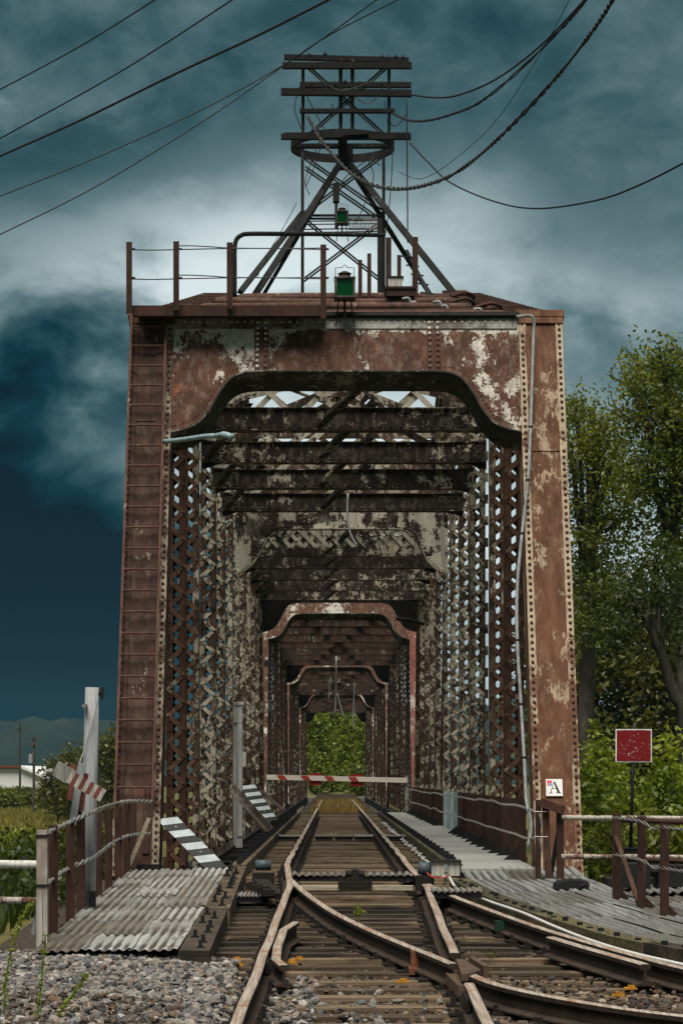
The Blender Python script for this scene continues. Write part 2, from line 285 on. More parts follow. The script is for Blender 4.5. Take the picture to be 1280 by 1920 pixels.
# ------------------------------------------------------------------ mesh helpers
ID = lambda a, b, c: (a, b, c)
class MB:
    def __init__(s): s.v = []; s.f = []; s.m = []; s.mi = 0
    def quadbox(s, p):
        b_ = len(s.v); s.v += [tuple(q) for q in p]
        for f in ((0,3,2,1),(4,5,6,7),(0,1,5,4),(1,2,6,5),(2,3,7,6),(3,0,4,7)): s.f.append(tuple(b_+i for i in f)); s.m.append(s.mi)
        return s
    def hexa(s, x0, x1, y0, y1, z0, z1, f=ID):
        return s.quadbox([f(x0,y0,z0), f(x1,y0,z0), f(x1,y1,z0), f(x0,y1,z0), f(x0,y0,z1), f(x1,y0,z1), f(x1,y1,z1), f(x0,y1,z1)])
    def bar(s, p0, p1, w, h, up=(0,0,1), w1=None, h1=None):
        p0 = Vector(p0); p1 = Vector(p1); d = (p1-p0).normalized(); up = Vector(up)
        if abs(d.dot(up)) > .98: up = Vector((0,1,0))
        a = d.cross(up).normalized(); b = a.cross(d).normalized(); w1 = w1 or w; h1 = h1 or h
        P = []
        for p, ww, hh in ((p0, w, h), (p1, w1, h1)):
            P += [p - a*ww/2 - b*hh/2, p + a*ww/2 - b*hh/2, p + a*ww/2 + b*hh/2, p - a*ww/2 + b*hh/2]
        return s.quadbox(P)
    def tube(s, pts, r, n=8, caps=True):
        pts = [Vector(p) for p in pts]; b0 = len(s.v); L = len(pts)
        rr = r if hasattr(r, '__len__') else [r]*L
        d = (pts[1]-pts[0]).normalized(); a = d.orthogonal().normalized()
        for i, p in enumerate(pts):
            d = (pts[min(i+1, L-1)] - pts[max(i-1, 0)]).normalized()
            a = (a - d*a.dot(d)); a = a.normalized() if a.length > 1e-6 else d.orthogonal().normalized(); b = d.cross(a)
            for k in range(n):
                t = 2*math.pi*k/n; s.v.append(tuple(p + (a*math.cos(t) + b*math.sin(t))*rr[i]))
        for i in range(L-1):
            for k in range(n):
                s.f.append((b0+i*n+k, b0+i*n+(k+1)%n, b0+(i+1)*n+(k+1)%n, b0+(i+1)*n+k)); s.m.append(s.mi)
        if caps:
            s.f.append(tuple(b0+k for k in range(n))[::-1]); s.m.append(s.mi)
            s.f.append(tuple(b0+(L-1)*n+k for k in range(n))); s.m.append(s.mi)
        return s
    def prism(s, poly, c0, c1, f=ID):
        """poly: list of (a,b); extruded along third coordinate c0..c1"""
        n = len(poly); b = len(s.v)
        s.v += [f(a, q, c0) for a, q in poly] + [f(a, q, c1) for a, q in poly]
        s.f.append(tuple(range(b+n-1, b-1, -1))); s.f.append(tuple(range(b+n, b+2*n))); s.m += [s.mi]*2
        for i in range(n):
            j = (i+1) % n; s.f.append((b+i, b+j, b+n+j, b+n+i)); s.m.append(s.mi)
        return s
    def rivet(s, p, nrm, r=.02, h=.014, n=6):
        p = Vector(p); nrm = Vector(nrm).normalized(); a = nrm.orthogonal().normalized(); b = nrm.cross(a); k0 = len(s.v)
        for rr, hh in ((r, -.002), (r*.85, h*.6)):
            for k in range(n):
                t = 2*math.pi*k/n; s.v.append(tuple(p + (a*math.cos(t)+b*math.sin(t))*rr + nrm*hh))
        s.v.append(tuple(p + nrm*h))
        for k in range(n):
            s.f.append((k0+k, k0+(k+1)%n, k0+n+(k+1)%n, k0+n+k)); s.f.append((k0+n+k, k0+n+(k+1)%n, k0+2*n)); s.m += [s.mi]*2
        return s
    def mesh(s, name, mats, smooth=False):
        me = bpy.data.meshes.new(name); me.from_pydata(s.v, [], s.f)
        for mm in (mats if isinstance(mats, (list, tuple)) else [mats]): me.materials.append(MATS[mm])
        if any(s.m): me.polygons.foreach_set('material_index', s.m)
        if smooth: me.polygons.foreach_set('use_smooth', [True]*len(me.polygons))
        me.update(); return me
    def build(s, name, mats, parent=None, smooth=False, **tags):
        return obj(name, s.mesh(name, mats, smooth), parent, **tags)
def obj(name, me, parent=None, loc=None, rot=None, **tags):
    o = bpy.data.objects.new(name, me); COL.objects.link(o)
    if loc is not None: o.location = loc
    if rot is not None: o.rotation_euler = rot
    if parent is not None:
        o.parent = parent; o.matrix_parent_inverse = PINV[parent.name]
    PINV[o.name] = o.matrix_basis.inverted()
    for k, v in tags.items(): o[{'cat': 'category'}.get(k, k)] = v
    return o
PINV = {}
def thing(name, loc, label, cat, group=None):
    o = bpy.data.objects.new(name, None); COL.objects.link(o); o.location = loc; o.empty_display_size = .2
    PINV[o.name] = Matrix.Translation(-Vector(loc)); o['label'] = label; o['category'] = cat
    if group: o['group'] = group
    return o
def W(px, py, Y): return Vector((CX + (px-626)*Y/F, Y, HC - (py-1460)*Y/F))
def catmull(pts, n=6):
    P = [Vector(p) for p in pts]; P = [P[0]*2-P[1]] + P + [P[-1]*2-P[-2]]; out = []
    for i in range(1, len(P)-2):
        for k in range(n):
            t = k/n; a, b, c, d = P[i-1:i+3]
            out.append(.5*((2*b) + (c-a)*t + (2*a-5*b+4*c-d)*t*t + (3*b-a-3*c+d)*t**3))
    out.append(P[-2]); return out
def interp(x, xs, ys): return float(np.interp(x, xs, ys))
# ================================================================== SETTING
ZR_Y = [5, 10, 13.3, 17, 19.8, 22, 24.6, 27, 28.2, 30]; ZR_Z = [-.47, -.44, -.406, -.345, -.27, -.20, -.13, -.045, -.005, 0]
def zr(Y): return interp(Y, ZR_Y, ZR_Z)                       # rail-top height along the line
def dxr(Y): return interp(Y, [13.3, 19.8, 24.6, 26.6, 28.0, 29], [0, .05, .10, .05, -.005, 0])   # lateral kink at the swing joint
def ground_z(X, Y):
    z = -2.3 + .25*math.sin(X*.13+1)*math.sin(Y*.07) - .0002*max(0, Y-200)
    if Y < 34:
        e = min(1, max(0, (abs(X+.1) - 3.4)/2.6)); e = e*e*(3-2*e)
        g = min(1, max(0, (Y-27.6)/1.2))
        top = zr(Y) - .235 + .06*min(1, max(0, (-1.0-X)/.9))
        z = (top*(1-e) + z*e)*(1-g) + z*g
    if -9 < X < 9 and 30 < Y < 188:
        e = min(1, (9-abs(X))/4, (Y-30)/3, (188-Y)/4); z -= 2.2*e
    elif Y > 186 and abs(X) < 14: z = z + (2.0)*min(1, (Y-186)/3)*(1 - min(1, max(0, (abs(X)-5)/8)))
    return z
xs = sorted(set([-1300, -800, -400, -200, -120, -80, -60, -45, -35] + list(np.arange(-28, 28.1, 1.0)) + list(np.arange(-7, 7, .35).round(2)) + [35, 45, 60, 80, 120, 200, 400, 800, 1300]))
ys = sorted(set([-60, -30, -10, 0, 4] + list(np.arange(6, 36, .6).round(2)) + list(np.arange(36, 200, 4)) + [220, 260, 320, 400, 550, 800, 1200, 1600, 2000]))
mb = MB(); nx = len(xs)
for y in ys:
    for x in xs: mb.v.append((x, y, ground_z(x, y)))
for j in range(len(ys)-1):
    for i in range(nx-1):
        mb.f.append((j*nx+i, j*nx+i+1, (j+1)*nx+i+1, (j+1)*nx+i)); 
        mb.m.append(1 if ys[j+1] < 29 and -3.3 < xs[i] < 5.0 else 0)
mb.build('ground', ['ground', 'ballast_bed'], smooth=True, kind='structure')
MB().quadbox([(-9.5, 30, -3.9), (9.5, 30, -3.9), (9.5, 188, -3.9), (-9.5, 188, -3.9), (-9.5, 30, -3.6), (9.5, 30, -3.6), (9.5, 188, -3.6), (-9.5, 188, -3.6)]).build('river_water', 'water', kind='structure')
# abutment under the shore joint
MB().hexa(-3.1, 3.1, 27.3, 28.6, -4.2, -.62).build('abutment', 'grey_steel', label='concrete abutment under the near end of the bridge', cat='abutment')
# hills
mb = MB(); nxh, nyh = 150, 26
for j in range(nyh):
    for i in range(nxh):
        x = -1100 + 1900*i/(nxh-1); y = 1350 + 500*j/(nyh-1)
        rid = 52 + 9*math.sin(x*.006+.6) + 5*math.sin(x*.017) - .012*abs(x+160)
        z = -4 + rid*math.sin(min(1, j/(nyh-6))*math.pi/2)
        z += (math.sin(x*.11+j*1.7)*math.cos(x*.073-j*2.3) + rng.normal()*1.2)*2.6 if 0 < j else 0
        mb.v.append((x, y, z))
for j in range(nyh-1):
    for i in range(nxh-1): mb.f.append((j*nxh+i, j*nxh+i+1, (j+1)*nxh+i+1, (j+1)*nxh+i)); mb.m.append(0)
mb.build('hills', 'hill_forest', smooth=True, kind='structure')
# ================================================================== BRIDGE
TA = 2.66/7.54; AL = math.atan(TA); SA, CA = math.sin(AL), math.cos(AL)
ZB = -.18; VL = 7.54/CA
def frame(Yb, s):
    """local (u across, v up the raking post, w outwards) -> world; s=+1 front end, -1 far end"""
    def f(u, v, w): return (u, Yb + s*(v*SA - w*CA), ZB + v*CA + w*SA)
    return f, Vector((0, -s*CA, SA))
ARCH = [(1.20, 6.57), (1.40, 6.545), (1.57, 6.46), (1.72, 6.26), (1.84, 6.02), (1.98, 5.84), (2.15, 5.745), (2.352, 5.70)]
arch_s = [(p.x, p.y) for p in catmull([(a, b, 0) for a, b in ARCH], 4)]
def arch_v(): return [(u, (z-ZB)/CA) for u, z in arch_s]
SIDE = {-1: 'left', 1: 'right'}
def end_post(T, Yb, s, side, mat, detail=True, name='end_post'):
    f, nr = frame(Yb, s); m = MB()
    a, b = (2.352, 2.95) if side > 0 else (-2.95, -2.352)
    m.hexa(a, b, 0, VL, -.02, 0, f)
    m.hexa(a, a+.022, 0, VL, -.45, -.022, f); m.hexa(b-.022, b, 0, VL, -.45, -.022, f)
    m.hexa(a, a+.10, 0, VL-.02, -.47, -.452, f); m.hexa(b-.10, b, 0, VL-.02, -.47, -.452, f)
    for q in range(8): m.hexa(a+.105, b-.105, .2+q*1.0, .5+q*1.0, -.468, -.45, f)
    m.hexa(a-.03, b+.03, VL, VL+.10, -.5, .04, f); m.hexa(a-.012, b+.012, VL-.10, VL-.003, .0185, .032, f)
    for vv in ([5.95] if side > 0 else [6.4]): m.hexa(a+.10, b-.10, vv, vv+.14, .0005, .012, f)
    o = m.build(name, mat, T)
    for q0, q1 in ((a+.002, a+.095), (b-.095, b-.002)): MB().hexa(q0, q1, 0, VL-.101, .001, .018, f).build('flange_strip', 'flange_tan' if mat == 'post_rust' else 'flange_dark' if mat == 'ladder_post_rust' else mat, o)
    r = MB()
    for uu in (a+.048, b-.048):
        for q in range(int(VL/.0925) - 1): r.rivet(f(uu, .12+q*.0925, .018), nr, .024, .022) if random.random() > .03 else None
    if detail: r.build('rivets', 'rib_rust', o, kind='stuff')
    return o
def portal(T, Yb, s, mat, detail=True):
    f, nr = frame(Yb, s); av = arch_v()
    top = VL-.02
    poly = [(-2.35, top), (2.35, top)] + [(u, v) for u, v in av[::-1]] + [(-u, v) for u, v in av]
    m = MB(); m.prism(poly, -.02, 0, f); m.prism(poly, -.452, -.432, f)
    o = m.build('portal_girder', mat, T)
    # soffit flange following the arch
    fl = MB(); line = [(-u, v) for u, v in av[::-1]] + av
    for (u0, v0), (u1, v1) in zip(line[:-1], line[1:]):
        d = Vector((u1-u0, v1-v0)); nn = Vector((-d.y, d.x)).normalized()*.022
        fl.quadbox([f(u0, v0, -.50), f(u1, v1, -.50), f(u1, v1, .045), f(u0, v0, .045), f(u0-nn.x, v0-nn.y, -.50), f(u1-nn.x, v1-nn.y, -.50), f(u1-nn.x, v1-nn.y, .045), f(u0-nn.x, v0-nn.y, .045)])
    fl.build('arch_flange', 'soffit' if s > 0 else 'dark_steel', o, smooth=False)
    t = MB(); t.hexa(-2.33, 2.33, top-.16, top, .002, .02, f); t.build('edge_angle', 'cabinet_dark' if False else 'grey_steel', o)
    t2 = MB(); t2.hexa(-2.36, 2.36, top+.004, top+.06, -.5, .09, f); t2.build('cover_plate', 'dark_steel', o)
    if detail:
        for uc in (-1.15, 1.19):
            st = MB(); vb = (6.57-ZB)/CA + .01
            st.hexa(uc-.095, uc-.004, vb, top-.17, .002, .018, f); st.hexa(uc+.004, uc+.095, vb, top-.17, .002, .018, f); so = st.build('stiffener', 'rib_rust', o)
        r = MB()
        for uc in (-1.15, 1.19):
            for q in range(9):
                for du in (-.055, .055): r.rivet(f(uc+du, vb+.06+q*.085, .018), nr, .028, .024)
        for q in range(44): r.rivet(f(-2.2+q*.1023, top-.06, .02), nr, .018, .014)
        for (u, v) in av[2:]:
            for sg in (-1, 1): r.rivet(f(sg*(u+.04), v+.09, .0), nr, .016, .012)
        for sg in (-1, 1):
            for q in range(18): r.rivet(f(sg*2.31, av[-1][1]+.1+q*.1, .0), nr, .017, .012)
        r.build('rivets', mat, o, kind='stuff')
    return o
Y0, YM, Y1 = 28.0, 49.4, 70.8
YT0, YT1 = Y0+2.66, Y1-2.66
ZT, ZP = 7.36, 11.75
def ramp_z(Y):
    if Y < YM: return ZT + (ZP-ZT)*(Y-YT0)/(YM-YT0)
    return ZT + (ZP-ZT)*(YT1-Y)/(YT1-YM)
span = thing('truss_span', (0, Y0, ZB), 'near rusty through truss swing span with riveted portal and arched opening', 'bridge span', 'bridge spans in a line')
end_post(span, Y0, 1, -1, 'ladder_post_rust'); end_post(span, Y0, 1, 1, 'post_rust'); portal(span, Y0, 1, 'portal_rust')
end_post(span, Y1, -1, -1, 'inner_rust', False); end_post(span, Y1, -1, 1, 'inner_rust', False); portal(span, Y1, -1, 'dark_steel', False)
# top chords (two raking boxes each side), bottom chords
for sd in (-1, 1):
    for ya, yb in ((YT0+.15, YM), (YM, YT1-.15)):
        m = MB(); za, zb = ramp_z(ya)-.30, ramp_z(yb)-.30
        m.bar((sd*2.65, ya, za), (sd*2.65, yb, zb), .56, .46); m.bar((sd*2.65, ya, za+.262), (sd*2.65, yb, zb+.262), .64, .02)
        m.build('top_chord', 'ladder_post_rust', span)
    m = MB(); m.hexa(sd*2.5-.2, sd*2.5+.2, Y0+.1, Y1-.1, -.78, -.40); m.build('bottom_chord', 'dark_steel', span)
VERT = [33.0, 36.2, 41.4, 44.9, 48.2, 51.8, 55.3, 58.8, 62.3, 65.8]
zlo = -.42
def vertical(Y, sd, own_bars):
    zt = ramp_z(Y) - .55; m = MB(); x0, x1 = sd*2.35, sd*2.63
    if x0 > x1: x0, x1 = x1, x0
    # inner and outer channels: web + two flanges
    for xa, fx in ((x0, 1), (x1, -1)):
        m.hexa(min(xa, xa+fx*.012), max(xa, xa+fx*.012), Y, Y+.30, zlo, zt)
        for yy in (Y, Y+.30): m.hexa(min(xa, xa+fx*.095), max(xa, xa+fx*.095), yy-.006 if yy > Y else yy-.008, yy+.008 if yy > Y else yy+.006, zlo+.001, zt-.001)
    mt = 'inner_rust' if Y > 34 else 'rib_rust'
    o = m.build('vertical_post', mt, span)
    pitch = .20; n = int((zt-zlo-.3)/pitch)
    j = MB(); r = MB()
    xa, xb = x0+.035, x1-.035
    L = math.hypot(xb-xa, pitch); ang = math.atan2(pitch, xb-xa)
    bm = MB(); bm.hexa(-L/2-.035, L/2+.035, -.004, .004, -.036, .036); bm.rivet((-L/2, -.004, 0), (0, -1, 0), .022, .018); bm.rivet((L/2, -.004, 0), (0, -1, 0), .022, .018)
    ml = 'lace_rust' if Y < 34 or (36 < Y < 37) else 'lace_paint'; me = bm.mesh('lacing_bar', ml)
    for q in range(n):
        zc = zlo + .2 + (q+.5)*pitch
        for sg, off in (((1, -.014),) if q % 2 else ((-1, -.014),)):
            for yy, sg in (((Y+off), sg), ((Y+.30-off), -sg)):
                if own_bars and yy < Y+.1: obj('lacing_bar', me, o, ((xa+xb)/2, yy, zc), (0, -sg*ang, 0))
                else:
                    j.bar((xa-.02 if sg > 0 else xb+.02, yy, zc-pitch/2), (xb if sg > 0 else xa, yy, zc+pitch/2), .072, .008, (0, 1, 0))
                    if yy < Y+.1 and Y < 50: r.rivet((xa, yy-.006, zc-sg*pitch/2), (0, -1, 0), .022, .018); r.rivet((xb, yy-.006, zc+sg*pitch/2), (0, -1, 0), .022, .018)
    j.v += []; b0 = len(j.v); j.v += r.v; j.f += [tuple(i+b0 for i in f) for f in r.f]; j.m += r.m
    j.build('lacing', ml, o, kind='stuff')
    if Y < 50:
        tp = MB()
        for q in range(int((zt-zlo)/.40)):
            xo = sd*2.63; tp.hexa(min(xo-sd*.02, xo+sd*.05), max(xo-sd*.02, xo+sd*.05), Y-.020, Y-.0085, zlo+.15+q*.4, zlo+.32+q*.4)
        tp.build('edge_tabs', mt, o, kind='stuff')
        rr = MB()
        for q in range(int((zt-zlo)/.16)):
            rr.rivet((x0+.045 if sd < 0 else x1-.045, Y-.01, zlo+.1+q*.16), (0, -1, 0), .016, .014)
        rr.build('rivets', mt, o, kind='stuff')
for k, Y in enumerate(VERT):
    for sd in (-1, 1): vertical(Y, sd, k < 2)
for sd in (-1, 1):        # raking diagonals in the truss plane
    for a, b in zip(VERT[2:-1], VERT[3:]):
        m = MB(); lo, hi = (a, b) if a < YM else (b, a)
        m.bar((sd*2.47, lo+.2, -.3), (sd*2.47, hi+.1, ramp_z(hi)-.9), .06, .22, (0, 1, 0)); m.build('diagonal', 'inner_rust', span)
# horizontal girts on the trusses at mid height
# overhead struts with gusset plates
STR = [33.6, 37.0, 40.3, 43.7, 52.6, 55.6, 58.9, 62.2, 65.4]
def strut(T, Y, zb=6.27, h=.33, mat='strut_paint', riv=True, gus=True):
    m = MB(); m.hexa(-2.348, 2.348, Y, Y+.012, zb+.012, zb+h); m.hexa(-2.348, 2.348, Y-.09, Y+.20, zb-.004, zb+.012); m.hexa(-2.348, 2.348, Y-.05, Y+.18, zb+h+.001, zb+h+.014)
    m.hexa(-2.348, 2.348, Y-.012, Y-.001, zb+.0125, zb+.10)
    m.hexa(-2.348, 2.348, Y+.17, Y+.182, zb+.013, zb+h)
    o = m.build('overhead_strut', mat, T)
    if gus:
        for sd in (-1, 1):
            g = MB(); g.prism([(sd*2.349, zb-.12), (sd*1.9, zb+.02), (sd*1.85, zb+h-.01), (sd*2.349, zb+h+.05)], 0, .01, lambda a, b, c: (a, Y-.026+c, b)); g.build('gusset', mat, o)
    if riv:
        r = MB()
        for q in range(30): r.rivet((-2.2+q*.152, Y-.012, zb+.055), (0, -1, 0), .026, .022)
        for sd in (-1, 1):
            for i in range(3):
                for k in range(3): r.rivet((sd*(1.95+i*.13), Y-.026, zb+.06+k*.10), (0, -1, 0), .027, .022)
        r.build('rivets', mat, o, kind='stuff')
    return o
prev = YT0 + .2
for Y in STR:
    strut(span, Y, riv=Y < 50, h=.33 if Y < 50 else .46)
# lateral bracing just above the struts
prev = 31.0
for i, Y in enumerate(STR):
    if i == 4: prev = YM
    for xa, xb in ((-.40, .45), (-2.25, -1.45)):
        m = MB(); p0 = Vector((xa, Y-.10, 6.30)); p1 = Vector((xb, prev+.25, 6.72))
        m.bar(p0, p1, .13, .012); m.bar(p0+Vector((0, 0, .06)), p1+Vector((0, 0, .06)), .012, .12); o = m.build('lateral_brace', 'strut_paint', span)
        if Y < 50:
            r = MB()
            for q in range(7): r.rivet(p0.lerp(p1, .04+q*.09) + Vector((.0, -.01, -.012)), (0, -.5, -1), .018, .016)
            r.build('rivets', 'strut_paint', o, kind='stuff')
    prev = Y
# sway crosses between strut and raking chord
for Y in STR + [47.0]:
    zb, zt = 6.62, ramp_z(Y)-.35
    if zt - zb < .5: continue
    for sg in (-1, 1):
        m = MB(); m.bar((-2.3*sg, Y+.05+.03*sg, zb), (2.3*sg, Y+.05+.03*sg, zt), .014, .13, (0, 0, 1)); m.bar((-2.3*sg, Y+.11+.03*sg, zb), (2.3*sg, Y+.11+.03*sg, zt), .10, .012, (0, 0, 1))
        m.build('sway_brace', 'frame_paint' if sg > 0 else 'inner_rust', span)
    m = MB(); m.hexa(-2.36, 2.36, Y, Y+.15, zt, zt+.16); m.build('top_strut', 'inner_rust', span)
# laterals in the two raking roof planes
RP = [(32.2, 37.0), (37.0, 42.0), (42.0, 46.5), (52.4, 56.8), (56.8, 61.2), (61.2, 65.6)]
for ya, yb in RP:
    for sg in (-1, 1):
        m = MB(); m.bar((-2.35*sg, ya, ramp_z(ya)-.42-.04*sg), (2.35*sg, yb, ramp_z(yb)-.42-.04*sg), .14, .03); m.build('roof_lateral', 'frame_paint', span)
# extra light lattice panels hung behind the portal (double intersection web above the first struts)
for Yq, zb, zt in ((35.2, 6.70, 8.2), (51.2, 6.35, 7.25), (54.0, 6.6, 7.5), (57.2, 6.6, 7.5), (60.6, 6.6, 7.5)):
    nb = 6 if Yq < 50 else 16
    m = MB()
    for q in range(nb):
        for sg in (-1, 1):
            xa = -2.3 + 4.6*q/nb; xb = xa + sg*(zt-zb)*1.0
            if abs(xb) < 2.35: m.bar((xa, Yq+.02*sg, zb), (xb, Yq+.02*sg, zt), .012, .085, (0, 0, 1))
    m.hexa(-2.34, 2.34, Yq-.04, Yq+.04, zt+.002, zt+.07)
    m.build('lattice_web', 'frame_paint', span)
# arched frame over the pivot
def sway_arch(T, Y):
    A = [(1.15, 6.56), (1.38, 6.53), (1.58, 6.40), (1.74, 6.16), (1.90, 5.86), (2.08, 5.68), (2.345, 5.55)]
    av = [(p.x, p.y) for p in catmull([(a, b, 0) for a, b in A], 4)]
    f = lambda a, b, c: (a, Y-c, b)
    poly = [(-2.345, 7.02), (2.345, 7.02)] + av[::-1] + [(-u, v) for u, v in av]
    o = MB().prism(poly, -.015, 0, f).build('sway_arch', 'frame_paint', T)
    line = [(-u, v) for u, v in av[::-1]] + av; fl = MB(); fr = MB(); r = MB()
    for (u0, v0), (u1, v1) in zip(line[:-1], line[1:]):
        d = Vector((u1-u0, v1-v0)).normalized(); nn = Vector((-d.y, d.x))
        q = lambda u, v, t: (u+nn.x*t, v+nn.y*t)
        a0, a1, b0, b1 = q(u0, v0, 0), q(u1, v1, 0), q(u0, v0, -.015), q(u1, v1, -.015)
        fl.quadbox([f(*a0, -.18), f(*a1, -.18), f(*a1, .12), f(*a0, .12), f(*b0, -.18), f(*b1, -.18), f(*b1, .12), f(*b0, .12)])
        a0, a1, b0, b1 = q(u0, v0, .005), q(u1, v1, .005), q(u0, v0, .10), q(u1, v1, .10)
        fr.quadbox([f(*a0, .001), f(*a1, .001), f(*a1, .014), f(*a0, .014), f(*b0, .001), f(*b1, .001), f(*b1, .014), f(*b0, .014)])
        c = q((u0+u1)/2, (v0+v1)/2, .055); r.rivet(f(*c, .014), (0, -1, 0), .03, .024)
    fl.build('arch_flange', 'frame_paint', o); fr.build('arch_angle', 'frame_paint', o)
    for uc in (-.85, .9):
        MB().hexa(uc-.10, uc+.10, Y-.02, Y-.001, 6.68, 7.0).build('stiffener', 'frame_paint', o)
        for k in range(4):
            for du in (-.055, .055): r.rivet((uc+du, Y-.02, 6.72+k*.08), (0, -1, 0), .026, .02)
    for sd in (-1, 1):
        for k in range(14): r.rivet((sd*2.29, Y, 5.62+k*.1), (0, -1, 0), .018, .014)
    for k in range(40): r.rivet((-2.2+k*.1128, Y, 6.97), (0, -1, 0), .016, .013)
    r.build('rivets', 'frame_paint', o, kind='stuff')
sway_arch(span, YM)
for k in range(3): MB().hexa(-2.345, 2.345, YM+.2, YM+.35, 7.3+k*1.3, 7.5+k*1.3).build('top_strut', 'inner_rust', span)
# floor system
FB = [28.6, 33.0, 36.2, 41.4, 44.9, 48.2, 51.8, 55.3, 58.8, 62.3, 65.8, 70.2]
for Y in FB: MB().hexa(-2.29, 2.29, Y, Y+.25, -.95, -.50).hexa(-2.29, 2.29, Y-.1, Y+.35, -.498, -.478).build('floor_beam', 'dark_steel', span)
for a, b in zip(FB[:-1], FB[1:]):
    MB().hexa(-2.28, -1.62, (a+b)/2-.06, (a+b)/2+.06, -.60, -.45).build('outrigger', 'dark_steel', span)
for x in (-1.0, 1.0): MB().hexa(x-.16, x+.16, Y0+.15, Y1, -.85, -.40).build('stringer', 'dark_steel', span)
# cross pipes on the raking roof with looped ends
pm = ['pipe_rust', 'red_steel', 'pipe_rust', 'dark_steel']
for k, (px_, py_, Y_) in enumerate(((770, 565, 36), (828, 572, 34), (905, 586, 31.6))):
    p_ = W(px_, py_, Y_); MB().tube(catmull([p_ + Vector(d) for d in ((-.14, 0, .04), (-.04, 0, .05), (.0, 0, -.02), (.06, 0, -.01), (.10, 0, -.09))], 4), .022, 8).build('roof_elbow', 'conduit', span, True)
for i in range(9):
    Y = 31.0 + i*1.75; z = ramp_z(Y) + .02 + random.uniform(.0, .06); r_ = random.uniform(.045, .075)
    xa, xb = -1.95+random.uniform(-.25, .1), 2.0+random.uniform(-.35, .3)
    pts = [(xa, Y+.35, z-.02), (xa-.06, Y+.12, z), (xa+.05, Y, z), (0, Y+random.uniform(-.05, .05), z+random.uniform(-.03, .02)), (xb-.1, Y, z), (xb+.04, Y+.1, z), (xb, Y+.4, z-.03)]
    MB().tube(catmull(pts, 4), r_, 8).build('roof_pipe', pm[i % 4], span, smooth=True)
    if i % 2: MB().tube(catmull([(xb-.25, Y-.05, z+.03), (xb+.02, Y-.08, z+.10), (xb+.18, Y+.1, z+.05), (xb+.05, Y+.3, z-.05)], 4), .028, 8).build('pipe_loop', 'rib_rust', span, smooth=True)
for i in range(24):
    Y = 31.0 + i*.75
    for sd in (-1, 1): MB().hexa(sd*2.65-.34, sd*2.65+.34, Y, Y+.62, ramp_z(Y)-.005, ramp_z(Y)+.035).build('chord_plank', pm[(i+1) % 4], span)
# ---------------- farther spans: same section, parts only as coarse as they show
def far_span(Ya, Yb_, label, matp, red=False):
    T = thing('truss_span', (0, Ya, ZB), label, 'bridge span', 'bridge spans in a line')
    end_post(T, Ya, 1, -1, matp, False); end_post(T, Ya, 1, 1, 'red_post' if red else matp, False); portal(T, Ya, 1, matp, False)
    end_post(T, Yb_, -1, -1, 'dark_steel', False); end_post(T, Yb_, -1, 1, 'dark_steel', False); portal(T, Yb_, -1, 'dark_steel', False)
    n = 7
    for k in range(n):
        Y = Ya + 4.2 + (Yb_-Ya-8.2)*k/(n-1)
        strut(T, Y, riv=False, gus=False, mat='inner_dark')
        for sd in (-1, 1):
            m = MB(); x0, x1 = sorted((sd*2.35, sd*2.63))
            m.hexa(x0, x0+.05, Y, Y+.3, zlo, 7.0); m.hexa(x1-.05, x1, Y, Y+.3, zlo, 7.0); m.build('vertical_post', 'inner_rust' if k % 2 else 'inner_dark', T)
            j = MB()
            for q in range(20):
                for sg in (-1, 1): j.bar((x0 if sg > 0 else x1, Y-.01*sg, -.2+q*.34), (x1 if sg > 0 else x0, Y-.01*sg, .14+q*.34), .06, .008, (0, 1, 0))
            j.build('lacing', 'inner_dark', T, kind='stuff')
    for sd in (-1, 1):
        MB().hexa(sd*2.62-.3, sd*2.62+.3, Ya+2.9, Yb_-2.9, 6.85, 7.32).build('top_chord', matp, T)
        MB().hexa(sd*2.5-.2, sd*2.5+.2, Ya+.1, Yb_-.1, -.78, -.40).build('bottom_chord', 'dark_steel', T)
    for k in range(n):
        Y = Ya + 3 + (Yb_-Ya-6)*k/n; Yn = Y + (Yb_-Ya-6)/n
        for sg in (-1, 1): MB().bar((-2.3*sg, Y, 6.72+.03*sg), (2.3*sg, Yn, 6.72+.03*sg), .16, .03).build('lateral_brace', 'strut_paint', T)
    for x in (-1.0, 1.0): MB().hexa(x-.16, x+.16, Ya, Yb_, -.85, -.40).build('stringer', 'dark_steel', T)
rust('red_post', (.20, .062, .045, 1), (.11, .042, .03, 1), (.52, .44, .38), .42, 3, .5, dirtamt=.2)
far_span(72.6, 107.0, 'second bridge span with red streaked right post behind the lowered barrier', 'portal_rust', True)
far_span(108.5, 143.5, 'third bridge span seen through the second one, thin rusty arch', 'portal_rust')
far_span(145.5, 181.0, 'farthest bridge span, its dark arch framing the green trees', 'portal_rust')
MB().hexa(-3.2, 3.2, 180.0, 187.0, -4.5, -.45).build('abutment', 'grey_steel', label='far abutment under the end of the last span', cat='abutment')
